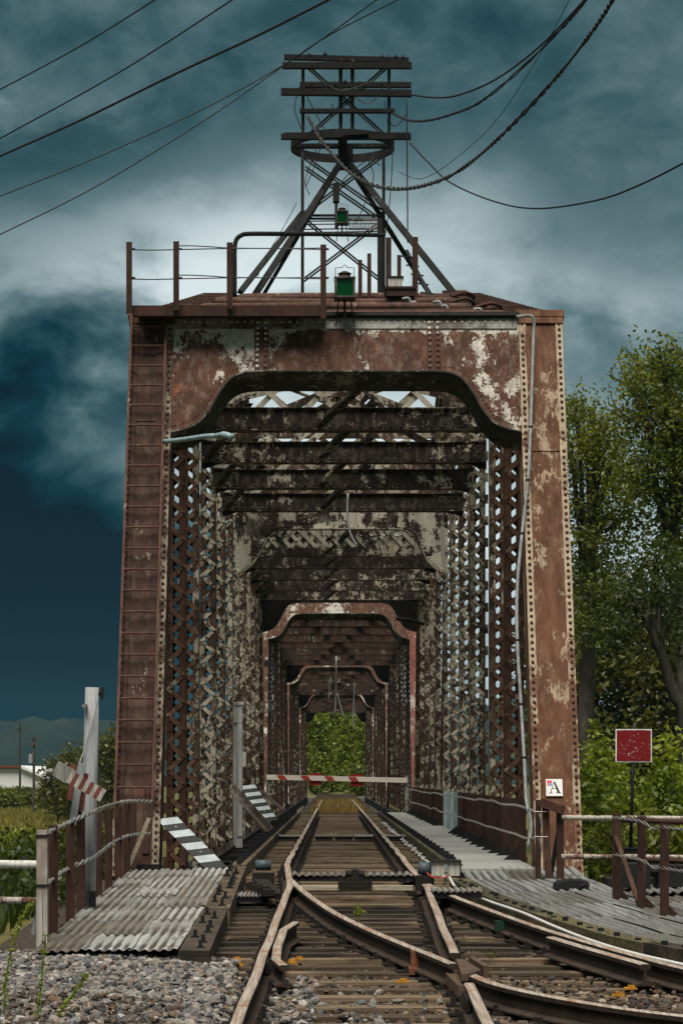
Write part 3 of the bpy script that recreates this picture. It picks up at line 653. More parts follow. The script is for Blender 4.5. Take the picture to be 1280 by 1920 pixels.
# ================================================================== TRACK
track = thing('railway_track', (0, 14, -.6), 'rusty single railway line with a turnout running into the bridge', 'railway track')
PROF = [(-.068, 0), (.068, 0), (.068, .012), (.012, .032), (.010, .115), (.035, .128), (.036, .158), (.026, .165), (-.026, .165), (-.036, .158), (-.035, .128), (-.010, .115), (-.012, .032), (-.068, .012)]
def rail(name, pts, parent, lift=0.0, scale=1.0, topmat='rail_top'):
    """pts: rail-top points"""
    P = [Vector(p) for p in pts]; m = MB(); n = len(PROF)
    for i, p in enumerate(P):
        d = P[min(i+1, len(P)-1)] - P[max(i-1, 0)]; d.z = 0; d.normalize(); a = Vector((d.y, -d.x, 0))
        for (u, h) in PROF: m.v.append(tuple(p + a*u*scale + Vector((0, 0, h-.165+lift))))
    for i in range(len(P)-1):
        for k in range(n):
            m.f.append((i*n+k, i*n+(k+1) % n, (i+1)*n+(k+1) % n, (i+1)*n+k)); m.m.append(1 if k in (6, 7, 8) else 0)
    m.f.append(tuple(range(n))[::-1]); m.f.append(tuple(range((len(P)-1)*n, len(P)*n))); m.m += [0, 0]
    return m.build(name, ['rail_side', topmat], parent)
def line(x0, ya, yb, step=.4, wob=0.004):
    out = []; y = ya
    while y < yb + 1e-6: out.append((x0 + dxr(y) + wob*math.sin(y*2.1+x0), y, zr(y) + .004*math.sin(y*1.3+x0*3))); y += step
    return out
rail('rail', line(-.752, 4, 28.0), track)
rail('rail', line(-.752, 28.02, 110, .8, .010), track)
rail('rail', line(.752, 28.02, 110, .8, .010), track)
rail('rail', line(.752, 4, 15.9), track)                                  # heel side of the frog
rail('rail', line(.752, 17.7, 25.6), track)                               # straight closure rail
DL = [(-.665, 25.6), (-.42, 23.3), (-.17, 21.4), (.15, 19.65), (.41, 18.4), (.60, 17.55), (.735, 16.9)]
DL2 = [(.80, 16.3), (.93, 15.6), (1.17, 14.95), (1.55, 14.25), (1.98, 13.7), (2.9, 12.8), (4.2, 11.8)]
DR = [(.748, 28.0), (.80, 26.4), (.90, 24.7), (1.07, 23.3), (1.30, 21.8), (1.63, 20.0), (1.93, 18.6), (2.22, 17.4), (2.55, 16.2), (3.2, 14.5), (4.4, 12.6)]
def lift(pts, n=5): return [(p.x, p.y, zr(p.y)+.002) for p in catmull([(a, b, 0) for a, b in pts], n)]
rail('curved_rail', lift(DL), track); rail('curved_rail', lift(DL2), track); rail('curved_rail', lift(DR), track)
# guard rails opposite the frog, with blocks
g1 = [(-.63+.06, 20.3), (-.655, 19.6), (-.66, 18.2), (-.64, 17.2), (-.56, 16.7)]
rail('guard_rail', [(x+dxr(y), y, zr(y)+.002) for x, y in g1], track, 0.008)
g2 = [(1.78, 18.9), (1.96, 18.1), (2.16, 17.3), (2.26, 16.9), (2.28, 16.75)]
rail('guard_rail', [(x-.12, y, zr(y)+.002) for x, y in g2], track, .01, 1.15)
# frog: cast body with wings
m = MB(); fz = lambda y: zr(y)
def frogp(pts, z0, z1): m.prism(pts, z0, z1)
zz = zr(16.9)
m.prism([(.72, 17.8), (.84, 17.8), (.90, 16.9), (.98, 16.1), (.92, 15.9), (.86, 16.3), (.80, 15.9), (.72, 15.9), (.68, 16.9)], zz-.17, zz-.075)
m.prism([(.775, 17.3), (.83, 17.3), (.90, 16.3), (.84, 16.1), (.79, 16.0), (.745, 16.0)], zz-.05, zz+.006)
m.prism([(.885, 17.5), (.93, 17.5), (.97, 16.9), (.98, 16.6), (.94, 16.6), (.92, 16.9)], zz-.075, zz+.008)
m.build('frog', 'frog_steel', track)
# ties
def rough_tie(mat, L, wd=.225, h=.17):
    m = MB(); n = 5; X = [-L/2 + L*i/n for i in range(n+1)]
    top = [random.uniform(-.006, .004) for _ in X]; b0 = 0
    for i, x in enumerate(X):
        e = random.uniform(-.008, .008); m.v += [(x, -wd/2+e, -h), (x, wd/2+e, -h), (x, wd/2+e-.006, top[i]), (x, -wd/2+e+.006, top[i])]
    for i in range(n):
        for k in range(4): m.f.append((i*4+k, i*4+(k+1) % 4, i*4+4+(k+1) % 4, i*4+4+k)); m.m.append(0)
    m.f += [(3, 2, 1, 0), tuple(n*4+k for k in range(4))]; m.m += [0, 0]
    return m.mesh('tie', mat)
TW = [rough_tie('tie_wood', 2.86) for _ in range(6)]; TD = [rough_tie('dark_tie', 2.86) for _ in range(4)]
plates = MB()
def plate(x, y, z, ang=0):
    f = lambda a, b, c: (x + a*math.cos(ang)-b*math.sin(ang), y + a*math.sin(ang)+b*math.cos(ang), z + c)
    w_ = random.uniform(.13, .17)
    plates.hexa(-w_, w_, -.085, .085, 0, .018, f)
    for sx in (-.095, .095):
        for sy in (-.055, .05):
            if random.random() < .85: plates.hexa(sx-.016, sx+.016, sy-.014, sy+.014, .018, .045+random.uniform(0, .02), f)
y = 12.6
while y < 27.6:
    z = zr(y) - .19; rgt = 1.45
    if y < 24.5: rgt = interp(y, [12.6, 16.5, 19, 22, 24.5], [4.3, 3.5, 2.7, 1.95, 1.55])
    L = rgt + 1.42; me = random.choice(TD if 18.6 < y < 25 and random.random() < .62 else TW)
    o = obj('tie', me, track, ((rgt-1.42)/2 + random.uniform(-.05, .05), y, z + random.uniform(-.01, .006)), (random.uniform(-.01, .01), 0, random.uniform(-.018, .018))); o.scale.x = L/2.86
    for x in (-.752+dxr(y), .752+dxr(y)): plate(x, y, z, 0)
    for C in (DL+DL2, DR):
        xs_ = [c[0] for c in C][::-1]; ys_ = [c[1] for c in C][::-1]
        if ys_[0] < y < ys_[-1]:
            xx = interp(y, ys_, xs_)
            if xx < rgt-.1: plate(xx, y, z, .12)
    y += .47 if y > 18.4 else .54
y = 27.85
while y < 71.5:
    o = obj('tie', random.choice(TW), track, (random.uniform(-.04, .04), y, -.185 + random.uniform(-.012, .008)), (random.uniform(-.012, .012), 0, random.uniform(-.012, .012)))
    for x in (-.752, .752): plate(x, y, -.185)
    y += .385
far = MB(); y = 71.6
while y < 181: far.hexa(-1.43, 1.43, y, y+.22, -.36, -.185+random.uniform(-.01, .01)); y += .42
far.build('tie_rows', 'far_tie', track, kind='stuff')
plates.build('tie_plates', 'dark_steel', track, kind='stuff')
# timber guards along the bridge ties
for sd in (-1, 1):
    y = 28.1
    while y < 71:
        L = 4.6; m = MB(); m.hexa(sd*1.36-.09, sd*1.36+.09, y, y+L-.03, -.178, -.03); m.build('guard_timber', 'mossy_wood' if sd > 0 else 'curb_wood', track); y += L
    b_ = MB()
    for q in range(100): b_.hexa(sd*1.36-.03, sd*1.36+.03, 28.2+q*.43-.03, 28.2+q*.43+.03, -.03, .03 + .02*(q % 3))
    b_.build('timber_bolts', 'black', track, kind='stuff')
# cross rod with throw block in the switch, clips
m = MB(); m.hexa(-.58, .72, 25.05, 25.22, -.20, -.15); m.build('switch_rod', 'cream_board', track)
m = MB(); m.hexa(-.02, .16, 25.0, 25.25, -.15, -.05).hexa(-.12, .26, 24.95, 25.05, -.16, -.10).tube([(-.04, 25.1, -.02), (.18, 25.1, -.02)], .045, 8).hexa(.03, .11, 25.05, 25.15, -.05, .03); m.build('throw_block', 'dark_steel', track)
for (x, y) in ((-.02, 20.9), (2.62, 15.0), (1.42, 21.0)): MB().hexa(x-.08, x+.08, y-.06, y+.06, zr(y)-.15, zr(y)-.05).build('rail_brace', 'green_steel', track)
m = MB(); m.hexa(.45, .52, 17.9, 18.05, zr(18)-.17, zr(18)-.01).hexa(.55, .62, 17.85, 18.0, zr(18)-.17, zr(18)-.02).hexa(.43, .64, 17.8, 18.1, zr(18)-.19, zr(18)-.14); m.build('heel_block', 'orange_rust', track)
for (x, y, s_) in ((-.98, 18.75, 1), (-.52, 18.55, 1), (-.46, 18.8, 1), (.36, 17.2, 1), (2.05, 16.75, 1), (2.2, 16.9, 1), (1.9, 16.3, 1), (-.95, 18.35, 1)):
    y = y; m = MB(); m.hexa(x-.05, x+.045, y-.03, y+.03, zr(y)-.176, zr(y)-.162); m.hexa(x-.02, x+.03, y-.015, y+.02, zr(y)-.162, zr(y)-.145); m.build('painted_plate', 'yellow_paint', track)
# joint bars and bolt heads on near rails
for x, y in ((-.752, 17.6), (.752, 15.2), (-.752, 27.4)):
    m = MB(); xx = x + dxr(y)
    for sx in (-.035, .035): m.hexa(xx+sx-.012, xx+sx+.012, y-.3, y+.3, zr(y)-.13, zr(y)-.045)
    for q in range(4):
        for sx in (-.055, .055): m.hexa(xx+sx-.02, xx+sx+.02, y-.22+q*.14, y-.18+q*.14, zr(y)-.11, zr(y)-.07)
    m.build('joint_bar', 'dark_steel', track)
# ================================================================== corrugated sheets
def corr_sheet(w_, l_, mat, pitch=.080, amp=.0095, axis_y=True, curl=.01):
    n = max(8, int(w_/pitch*8)); m = MB(); r = 4
    for j in range(r+1):
        for i in range(n+1):
            u = -w_/2 + w_*i/n; v = -l_/2 + l_*j/r
            z = amp*math.sin(2*math.pi*(u/pitch)) + curl*math.sin(j*1.9+w_*7)*.5 + (curl*(abs(i/n-.5)*2)**3)
            m.v.append((u, v, z))
    for j in range(r):
        for i in range(n): m.f.append((j*(n+1)+i, j*(n+1)+i+1, (j+1)*(n+1)+i+1, (j+1)*(n+1)+i)); m.m.append(0)
    b = len(m.v); m.v += [(x, y, z-.004) for x, y, z in m.v[:b]]
    m.f += [tuple(k+b for k in f[::-1]) for f in m.f[:]]; m.m += [0]*(len(m.f)-len(m.m))
    return m.mesh('corrugated_sheet', mat, True)
def lay(me, T, x, y, z, slope, rz=0, name='corrugated_sheet'):
    return obj(name, me, T, (x, y, z), (slope + random.uniform(-.006, .006), random.uniform(-.008, .008), rz + random.uniform(-.012, .012)))
SH = [corr_sheet(.41, 1.36, 'corrugated', curl=c) for c in (.004, .012, .018)]
lp = thing('sheet_platform', (-2.0, 22.5, -.5), 'sloping walkway patched with corrugated iron sheets left of the track', 'platform')
def lpz(Y): return interp(Y, [18.4, 27.3], [-.385, -.075])
sl = math.atan2(.31, 8.9)
for r_ in range(7):
    for c_ in range(3):
        Y = 19.05 + r_*1.26; x = -2.42 + c_*.385
        lay(random.choice(SH), lp, x, Y, lpz(Y) + .006*c_ + .018, sl + .002)
for c_, (x, wdt) in enumerate(((-2.02, .16), )): pass
m = MB(); m.quadbox([(-2.60, 18.5, -.56), (-1.46, 18.5, -.56), (-1.46, 27.3, -.24), (-2.60, 27.3, -.24), (-2.60, 18.5, -.425), (-1.46, 18.5, -.425), (-1.46, 27.3, -.115), (-2.60, 27.3, -.115)]); m.build('deck', 'dark_tie', lp)
# left timber curb: two notched baulks with bolts
for (x0, y0, x1, y1, zt) in ((-1.30, 18.2, -1.33, 21.9, .035), (-1.31, 21.95, -1.37, 27.6, .045)):
    m = MB(); m.quadbox([(x0-.125, y0, lpz(y0)-.20), (x0+.125, y0, lpz(y0)-.20), (x1+.125, y1, lpz(y1)-.20), (x1-.125, y1, lpz(y1)-.20), (x0-.125, y0, lpz(y0)+zt), (x0+.125, y0, lpz(y0)+zt), (x1+.125, y1, lpz(y1)+zt), (x1-.125, y1, lpz(y1)+zt)])
    o = m.build('timber_baulk', 'curb_wood' if y0 > 20 else 'dark_tie', label='weathered bolted timber baulk beside the left platform, ' + ('far half' if y0 > 20 else 'near half'), cat='timber', group='curb timbers')
    b_ = MB()
    for q in range(int((y1-y0)/.42)):
        yy = y0+.25+q*.42; zz = lpz(yy)+zt; xx = x0+(x1-x0)*(yy-y0)/(y1-y0) + random.choice((-.05, .04))
        b_.hexa(xx-.035, xx+.035, yy-.035, yy+.035, zz-.003, zz+.015).hexa(xx-.016, xx+.016, yy-.016, yy+.016, zz+.015, zz+.07)
    b_.build('bolts', 'black', o, kind='stuff')
# right platform, swinging out with the diverging rail
rp = thing('sheet_platform', (2.2, 20, -.5), 'grey corrugated iron walkway right of the diverging rail', 'platform')
SR = [corr_sheet(.50, 1.75, 'corrugated_dull', .10, .017, curl=c) for c in (.003, .008, .012)]
def curbx(Y): return interp(Y, [13, 15, 17, 19, 19.8, 21.9, 24, 26.2, 28], [5.5, 4.5, 3.6, 2.75, 2.42, 1.95, 1.6, 1.32, 1.28])
def rpz(Y): return zr(Y) + interp(Y, [11, 20, 24, 26.5, 28], [-.12, -.13, -.125, -.10, -.07])
for r_ in range(8):
    Y = 26.9 - r_*1.5; ang = math.atan2(curbx(Y-.7)-curbx(Y+.7), 1.4)
    for c_ in range(3 if Y > 24.5 else 4):
        x = curbx(Y) + .34 + c_*.455
        if x > 5.2: continue
        lay(random.choice(SR), rp, x, Y, rpz(Y) + .024 + .004*c_, math.atan2(rpz(Y+.7)-rpz(Y-.7), 1.4)+.012, ang)
m = MB()
for k in range(11):
    ya, yb = 16.2+k*1.04, 16.2+(k+1)*1.04
    wa, wb = (1.9 if ya < 24.3 else 1.15), (1.9 if ya < 24.3 else 1.15)
    m.quadbox([(curbx(ya)+.1, ya, rpz(ya)-.2), (curbx(ya)+wa, ya, rpz(ya)-.2), (curbx(yb)+wb, yb, rpz(yb)-.2), (curbx(yb)+.1, yb, rpz(yb)-.2), (curbx(ya)+.1, ya, rpz(ya)-.035), (curbx(ya)+wa, ya, rpz(ya)-.035), (curbx(yb)+wb, yb, rpz(yb)-.035), (curbx(yb)+.1, yb, rpz(yb)-.035)])
m.build('deck', 'dark_tie', rp)
for n_, (ya, yb, lab) in enumerate(((15.6, 19.3, 'near dark baulk beside the long white hose'), (19.33, 22.2, 'middle mossy baulk'), (22.23, 26.3, 'far mossy baulk with rows of bolt heads'))):
    m = MB(); P = [ya + (yb-ya)*k/5 for k in range(6)]
    for a, b in zip(P[:-1], P[1:]):
        m.quadbox([(curbx(a)-.13, a, rpz(a)-.22), (curbx(a)+.10, a, rpz(a)-.22), (curbx(b)+.10, b, rpz(b)-.22), (curbx(b)-.13, b, rpz(b)-.22), (curbx(a)-.13, a, rpz(a)+.05), (curbx(a)+.10, a, rpz(a)+.05), (curbx(b)+.10, b, rpz(b)+.05), (curbx(b)-.13, b, rpz(b)+.05)])
    o = m.build('timber_baulk', 'dark_tie' if n_ == 0 else 'mossy_wood', label=lab + ' edging the right platform', cat='timber', group='curb timbers')
    b_ = MB(); q = ya+.2
    while q < yb: xx = curbx(q)+random.choice((-.05, .0)); b_.hexa(xx-.026, xx+.026, q-.026, q+.026, rpz(q)+.045, rpz(q)+random.uniform(.06, .09)); q += random.uniform(.22, .42)
    b_.build('bolts', 'black', o, kind='stuff')
# small iron slabs lying on the ties
SLB = corr_sheet(.62, .55, 'corrugated', .075, .014, curl=.012)
def slab(x, y, z, wdt, label):
    me = SLB; o = obj('iron_mat', me, None, (x, y, z), (0.03, 0, random.uniform(-.03, .03))); o.scale = (wdt/.62, 1, 1)
    o['label'] = label; o['category'] = 'metal mat'; o['group'] = 'iron mats on the ties'
    s_ = obj('slab', MB().hexa(-.305, .305, -.26, .26, -.075, -.018).mesh('slab', 'black'), None, (x, y, z)); s_.scale = (wdt/.62, 1, 1); s_.parent = o; s_.matrix_parent_inverse = (Matrix.LocRotScale(o.location, o.rotation_euler, o.scale)).inverted()
slab(-.30, 26.6, -.08, .72, 'corrugated iron mat between the rails at the joint, left of two'); slab(.42, 26.6, -.08, .72, 'corrugated iron mat between the rails at the joint, right of two')
for x, nme in ((-.36, 'left'), (.03, 'middle'), (.42, 'right')): slab(x, 44.6, -.085, .36, nme + ' of three small iron mats between the rails inside the bridge')
slab(-1.05, 44.6, -.085, .42, 'iron mat outside the left rail inside the bridge'); slab(1.05, 44.6, -.085, .40, 'iron mat outside the right rail inside the bridge')
slab(-1.06, 24.4, -.21, .36, 'iron mat on the ties left of the switch'); slab(1.12, 23.6, -.12, .52, 'iron mat beside the cream cable box by the right rail')
# ================================================================== walkway inside the bridge
wk = thing('walkway', (1.8, 28, -.3), 'pale gritted plank walkway right of the rails inside the bridge', 'walkway')
y = 28.1; GP = MB().hexa(-.46, .46, -.62, .62, -.04, 0).mesh('walkway_panel', 'grit_panel')
while y < 71:
    obj('walkway_panel', GP, wk, (1.83, y, -.035 + random.uniform(-.008, .01)), (.022, random.uniform(-.012, .012), random.uniform(-.006, .006))); y += 1.235
MB().hexa(1.40, 1.46, 28, 71, -.3, -.07).hexa(2.2, 2.27, 28, 71, -.3, -.09).build('bearer', 'dark_steel', wk)
# railing posts of the walkway
rl = thing('walkway_railing', (2.3, 28, -.2), 'row of brown steel stub posts with two twisted wires right of the walkway', 'railing')
y = 29.6; k = 0; PT = []
while y < 71:
    blue = 44.5 < y < 50.2
    m = MB(); wd = .15; m.hexa(2.27, 2.285, y, y+wd, -.32, .78).hexa(2.285, 2.37, y, y+.014, -.32, .78).hexa(2.285, 2.37, y+wd-.014, y+wd, -.32, .78)
    m.build('railing_post', 'blue_post' if blue else 'red_steel', rl)
    if not blue: MB().prism([(2.0, -.075), (2.265, -.075), (2.265, .13)], 0, .012, lambda a, b, c: (a, y+.03+c, b)).build('foot_bracket', 'black', rl)
    PT.append(y); y += 1.45
def twisted(name, pts, T, mat='galv_wire', r=.009, rad=.012, per=.22, **tg):
    P = catmull(pts, 14); m = MB(); L = 0; A = []; B = []
    for i, p in enumerate(P):
        if i: L += (P[i]-P[i-1]).length
        t = L/per*2*math.pi; off = Vector((math.cos(t)*rad*.6, 0, math.sin(t)*rad)); A.append(p+off); B.append(p-off)
    m.tube(A, r, 5); m.tube(B, r, 5); return m.build(name, mat, T, True, **tg)
for zz in (.70, .32):
    pts = [(2.25, 71, zz+.03)]
    for y in PT[::-1]: pts += [(2.24, y, zz+random.uniform(-.02, .02))]
    pts += [(2.26, 28.4, zz-.02), W(1012, 1525 if zz > .5 else 1570, 27.2)]
    twisted('wire', pts, rl, per=.5, r=.008)
# ================================================================== left fence
lf = thing('post_fence', (-2.65, 19.5, -.4), 'brown steel stub posts strung with twisted wire left of the platform', 'fence')
LPX = [(100, 19.8), (132, 21.1), (152, 22.0), (184, 23.6), (204, 24.7), (222, 25.8), (238, 26.9), (250, 27.8)]
for px, y in LPX:
    p = W(px, 1460, y); zt = interp(y, [19.8, 27.8], [.64, .76]); x = p.x; m = MB()
    m.hexa(x-.042, x+.042, y, y+.014, -.62, zt).hexa(x-.042, x-.030, y+.014, y+.06, -.62, zt); m.build('fence_post', 'red_steel', lf)
    MB().hexa(x-.09, x+.14, y-.03, y+.16, lpz(y)-.10, lpz(y)-.03).build('foot_bracket', 'red_steel', lf)
for ya, yb in ((19.9, 23.9), (23.9, 27.9)): MB().hexa(-2.72, -2.62, ya, yb, lpz(ya)-.26, lpz(ya)-.11).build('sill_beam', 'dark_steel', lf)
twisted('wire', [W(88, 1562, 19.2), W(132, 1541, 21), W(178, 1521, 22.1), W(215, 1507, 25), W(245, 1502, 27), W(285, 1503, 28.0)], lf, per=.35, r=.011, rad=.016)
twisted('wire', [W(88, 1657, 19.2), W(125, 1630, 21), W(178, 1606, 22.1), W(215, 1578, 25), W(245, 1566, 27), W(282, 1563, 28.0)], lf, per=.35, r=.011, rad=.016)
# white square wooden post with two pipe rails running out of frame
pr = thing('pipe_fence', (-2.65, 19, -.5), 'whitewashed wooden post with two pipe rails at the left edge', 'fence')
b_ = W(80, 1758, 19.0); t_ = W(80, 1556, 19.0)
m = MB(); m.hexa(b_.x-.045, b_.x+.045, 18.96, 19.05, -.55, t_.z); m.build('post', 'white_board', pr)
for dz in (.05, .47): MB().hexa(b_.x-.05, b_.x+.05, 18.95, 19.06, t_.z-dz-.01, t_.z-dz+.01).build('wire_wrap', 'black', pr)
for py, r_ in ((1621, .035), (1689, .03)):
    p = W(72, py, 19.02); MB().tube([p, p + Vector((-3.0, .8, .0))], r_, 10).build('rail_pipe', 'pipe_paint' if py > 1650 else 'white_paint', pr, True)
MB().bar(W(76, 1662, 19.1), W(62, 1752, 19.1), .03, .012).build('brace', 'grey_pole', pr)
MB().hexa(b_.x-.16, b_.x+.10, 18.9, 19.1, -.48, -.40).build('foot', 'grey_steel', pr)
# weathered tall pole
po = thing('steel_pole', tuple(W(165, 1700, 22.3)), 'tall grey painted steel pole standing among the brown fence posts', 'pole')
p0, p1 = W(164, 1715, 22.3), W(173, 1289, 22.3)
MB().tube([p0, p0.lerp(p1, .5), p1], [.080, .076, .068], 16).build('shaft', 'grey_pole', po, True)
q = W(187, 1300, 22.3); m = MB(); m.tube([q+Vector((-.03, 0, 0)), q+Vector((.02, 0, 0))], .02, 8); m.bar(q+Vector((.02, 0, -.06)), q+Vector((.035, 0, .06)), .03, .03); m.build('bracket', 'dark_steel', po)
q = W(158, 1324, 22.25); MB().hexa(q.x-.01, q.x+.035, 22.15, 22.25, q.z-.015, q.z+.015).build('clip', 'grey_steel', po)
q = W(171, 1690, 22.2); MB().hexa(q.x-.01, q.x+.05, 22.14, 22.21, q.z-.05, q.z+.10).build('tag_plate', 'black', po)
MB().tube(catmull([W(185, 1312, 22.2), W(178, 1340, 22.2), W(160, 1400, 22.2), W(150, 1430, 22.15), W(146, 1446, 22.1)], 5), .006, 5).build('cord', 'grey_pole', po)
# broken crossing gate arm stub with its channel and chain
ga = thing('gate_arm', tuple(W(150, 1500, 21.5)), 'short red and white striped gate stub on a grey channel by the pole', 'gate arm')
g0, g1 = W(104, 1440, 21.6), W(195, 1492, 21.6)
dv = (g1-g0).normalized(); up = Vector((0, -1, 0)); nv = dv.cross(Vector((0, 1, 0))).normalized()
MB().bar(g0, g0.lerp(g1, .36), .10, .15, nv).build('channel', 'grey_steel', ga)
MB().bar(g0-dv*.012, g0+dv*.02, .07, .12, nv).build('channel_mouth', 'black', ga)
for k in range(9):
    a, b = g0.lerp(g1, .30+k*.078), g0.lerp(g1, .30+(k+1)*.078-.001); off = Vector((0, -.06, -.0)) 
    MB().bar(a+off, b+off, .014, .125, nv).build('stripe', 'gate_white' if k % 2 == 0 else 'gate_red', ga)
MB().bar(W(154, 1430, 21.8), W(136, 1546, 21.8), .07, .02, (0, 1, 0)).build('slat', 'grey_pole', ga)
for a, b in (((138, 1432), (131, 1500)), ((162, 1450), (152, 1520))): MB().bar(W(*a, 21.85), W(*b, 21.85), .05, .02, (0, 1, 0)).build('slat', 'gate_red', ga)
m = MB()
for k in range(9):
    p = W(97+1.2*(k % 2), 1455+k*4, 21.4); m.tube([p+Vector((-.008, 0, .012)), p+Vector((.010, 0, 0)), p+Vector((-.006, 0, -.014))], .006, 5)
m.tube(catmull([W(99, 1485, 21.4), W(103, 1505, 21.4), W(110, 1545, 21.4)], 4), .008, 5); m.build('chain', 'black', ga)
m = MB(); p = W(90, 1448, 21.4); m.tube([p+Vector((-.02, 0, 0)), p+Vector((.05, 0, .01))], .028, 8); m.build('shackle', 'grey_steel', ga)
lb = MB().bar(W(243, 1622, 27.2), W(280, 1534, 27.2), .05, .05, (0, 1, 0)).build('prop_stick', 'cream_board', label='pale timber prop leaning against the left end post', cat='timber')
# ================================================================== striped boards
def striped(a, b, wdt, Y0_, Y1_, n, label, T=None):
    p0, p1 = W(*a, Y0_), W(*b, Y1_); T = thing('marker_board', tuple(p1), label, 'marker board', 'striped marker boards')
    d = (p1-p0); side = Vector((wdt, 0, wdt*.12))
    for k in range(n):
        t0, t1 = k/n, (k+1)/n - .002
        q = [p0+d*t0, p0+d*t1, p0+d*t1+side, p0+d*t0+side]
        MB().quadbox([v + Vector((0, .02, 0)) for v in q] + q).build('stripe', 'stripe_white' if k % 2 == 0 else 'black_paint', T)
        if k in (1, n-3): MB().rivet((q[0]+q[2])/2, (0, -1, 0), .018, .012).build('bolt', 'conduit', T)
    return T
striped((294, 1536), (386, 1630), .26, 28.3, 27.6, 8, 'black and white striped board leaning at the near left end post')
striped((450, 1474), (493, 1541), .34, 51.6, 50.6, 10, 'black and white striped board by the white mast halfway along')
m = MB(); a, b = W(432, 1479, 47.6), W(503, 1560, 46.6); m.bar(a, b, .17, .02, (.6, -.6, .5)); m.bar(a+Vector((.07, 0, .05)), b+Vector((.07, 0, .05)), .02, .12, (.6, -.6, .5)); m.build('steel_prop', 'prop_steel', label='grey steel channel prop in front of the white mast', cat='prop', group='steel props')
m = MB(); a, b = W(490, 1482, 63.6), W(531, 1520, 62.6); m.bar(a, b, .17, .03, (.6, -.6, .5)); m.build('steel_prop', 'prop_steel', label='smaller pale prop at the far left end of the near span', cat='prop', group='steel props')
p = W(413, 1618, 28.0); MB().hexa(p.x-1.15, p.x-.75, 27.9, 28.3, -.14, -.02).build('junction_box', 'black', label='low black box on the sill under the striped board', cat='box')
# white mast
ms = thing('white_mast', tuple(W(442, 1540, 49.0)), 'square white painted wooden mast standing left inside the bridge', 'mast')
a, b = W(442, 1540, 48.8), W(442, 1322, 48.8)
MB().hexa(a.x-.145, a.x+.145, 48.7, 49.0, -.45, b.z).build('shaft', 'white_paint', ms)
MB().hexa(a.x-.185, a.x+.185, 48.66, 49.04, b.z, b.z+.07).hexa(a.x-.165, a.x+.165, 48.68, 49.02, b.z-.05, b.z-.001).build('cap', 'white_paint', ms)
for dx in (-.09, .09): MB().hexa(a.x+dx-.05, a.x+dx+.05, 48.675, 48.698, -.2, b.z-.4).build('board', 'white_paint', ms)
MB().hexa(a.x-.145, a.x+.145, 48.672, 48.697, b.z-.39, b.z-.06).build('board', 'white_paint', ms)
q = W(457, 1420, 48.7); MB().hexa(q.x-.045, q.x+.045, 48.72, 48.9, q.z-.20, q.z+.12).build('side_box', 'white_paint', ms)
# ================================================================== barrier
ba = thing('barrier', (-2.2, 71.8, -.3), 'red and white striped barrier arm lowered across the track', 'barrier')
e0, e1 = W(500, 1457, 71.8), W(763, 1463, 71.8); h = .075
MB().bar(e0, e1, .03, .16, (0, 0, 1)).build('arm', 'barrier_white', ba)
for k, t in enumerate((.07, .24, .41, .58)):
    c0 = e0.lerp(e1, t); f_ = lambda u, v, w_: (c0.x+u, 71.785-.0-w_, c0.z+v-.006*0)
    MB().prism([(0, h-.002), (.24, h-.012), (.34, -h-.006), (.10, -h+.006)], -.004, .006, f_).build('stripe', 'barrier_red', ba)
for px, py in ((591, 1461), (668, 1463)):
    c0 = W(px, py, 71.86); MB().hexa(c0.x-.19, c0.x+.19, 71.83, 71.85, c0.z-.19, c0.z+.19).build('target_sign', 'sign_red', ba)
for px in (503, 762): 
    c0 = W(px, 1460, 71.9); MB().hexa(c0.x-.06, c0.x+.06, 71.85, 71.97, -.35, 1.15).build('gate_post', 'grey_steel', ba)
q = W(504, 1245, 71.5); MB().hexa(q.x-.15, q.x+.22, 71.3, 71.5, q.z-.09, q.z+.09).build('floodlight', 'black', label='small black floodlight on the second span left post', cat='lamp')
# ================================================================== A placard, red sign
sg = thing('letter_placard', tuple(W(1040, 1478, 28.0)), 'small white placard with letter A and coloured squares on the right end post', 'placard')
fpl, nrp = frame(Y0, 1)
vc = (1.05 - (1478-1460)*28.25/F - ZB)/CA; uc = CX + (1040-626)*28.25/F; s_ = .105
MB().hexa(uc-s_, uc+s_, vc-s_*1.08, vc+s_*1.08, .022, .028, fpl).build('plate', 'white_clean', sg)
def onsign(polys, mat, name):
    m = MB()
    for P in polys: m.prism([(uc + (x-.5)*2*s_, vc + (y-.5)*2*s_*1.08) for x, y in P], .0285, .0305, fpl)
    return m.build(name, mat, sg)
onsign([[(.47, .84), (.56, .84), (.85, .20), (.68, .20)], [(.47, .84), (.505, .84), (.30, .20), (.255, .20)], [(.34, .43), (.70, .43), (.70, .46), (.35, .46)],
        [(.18, .165), (.38, .165), (.38, .20), (.18, .20)], [(.60, .165), (.90, .165), (.90, .20), (.60, .20)]], 'letter', 'letter')
onsign([[(.06, .77), (.21, .77), (.21, .92), (.06, .92)], [(.22, .77), (.36, .77), (.36, .92), (.22, .92)]], 'mark_red', 'colour_square')
onsign([[(.06, .60), (.19, .60), (.19, .75), (.06, .75)]], 'mark_orange', 'colour_square'); onsign([[(.21, .60), (.34, .60), (.34, .75), (.21, .75)]], 'mark_blue', 'colour_square')
rs = thing('red_sign', tuple(W(1182, 1600, 27.5)), 'chipped square dark red sign with white edge on a black pole', 'sign')
Ys = 27.5; c0 = W(1187, 1398, Ys); hw = 34*Ys/F; hh = 31*Ys/F
m, n, bs = newmat('sign_red_chipped', .5); pos = n.new('ShaderNodeNewGeometry').outputs['Position']
f1 = n.noise(n.mapv(pos, (1, 1, 1.6)), 26, 7, .7, .5); f2 = n.noise(pos, 5, 3, .6)
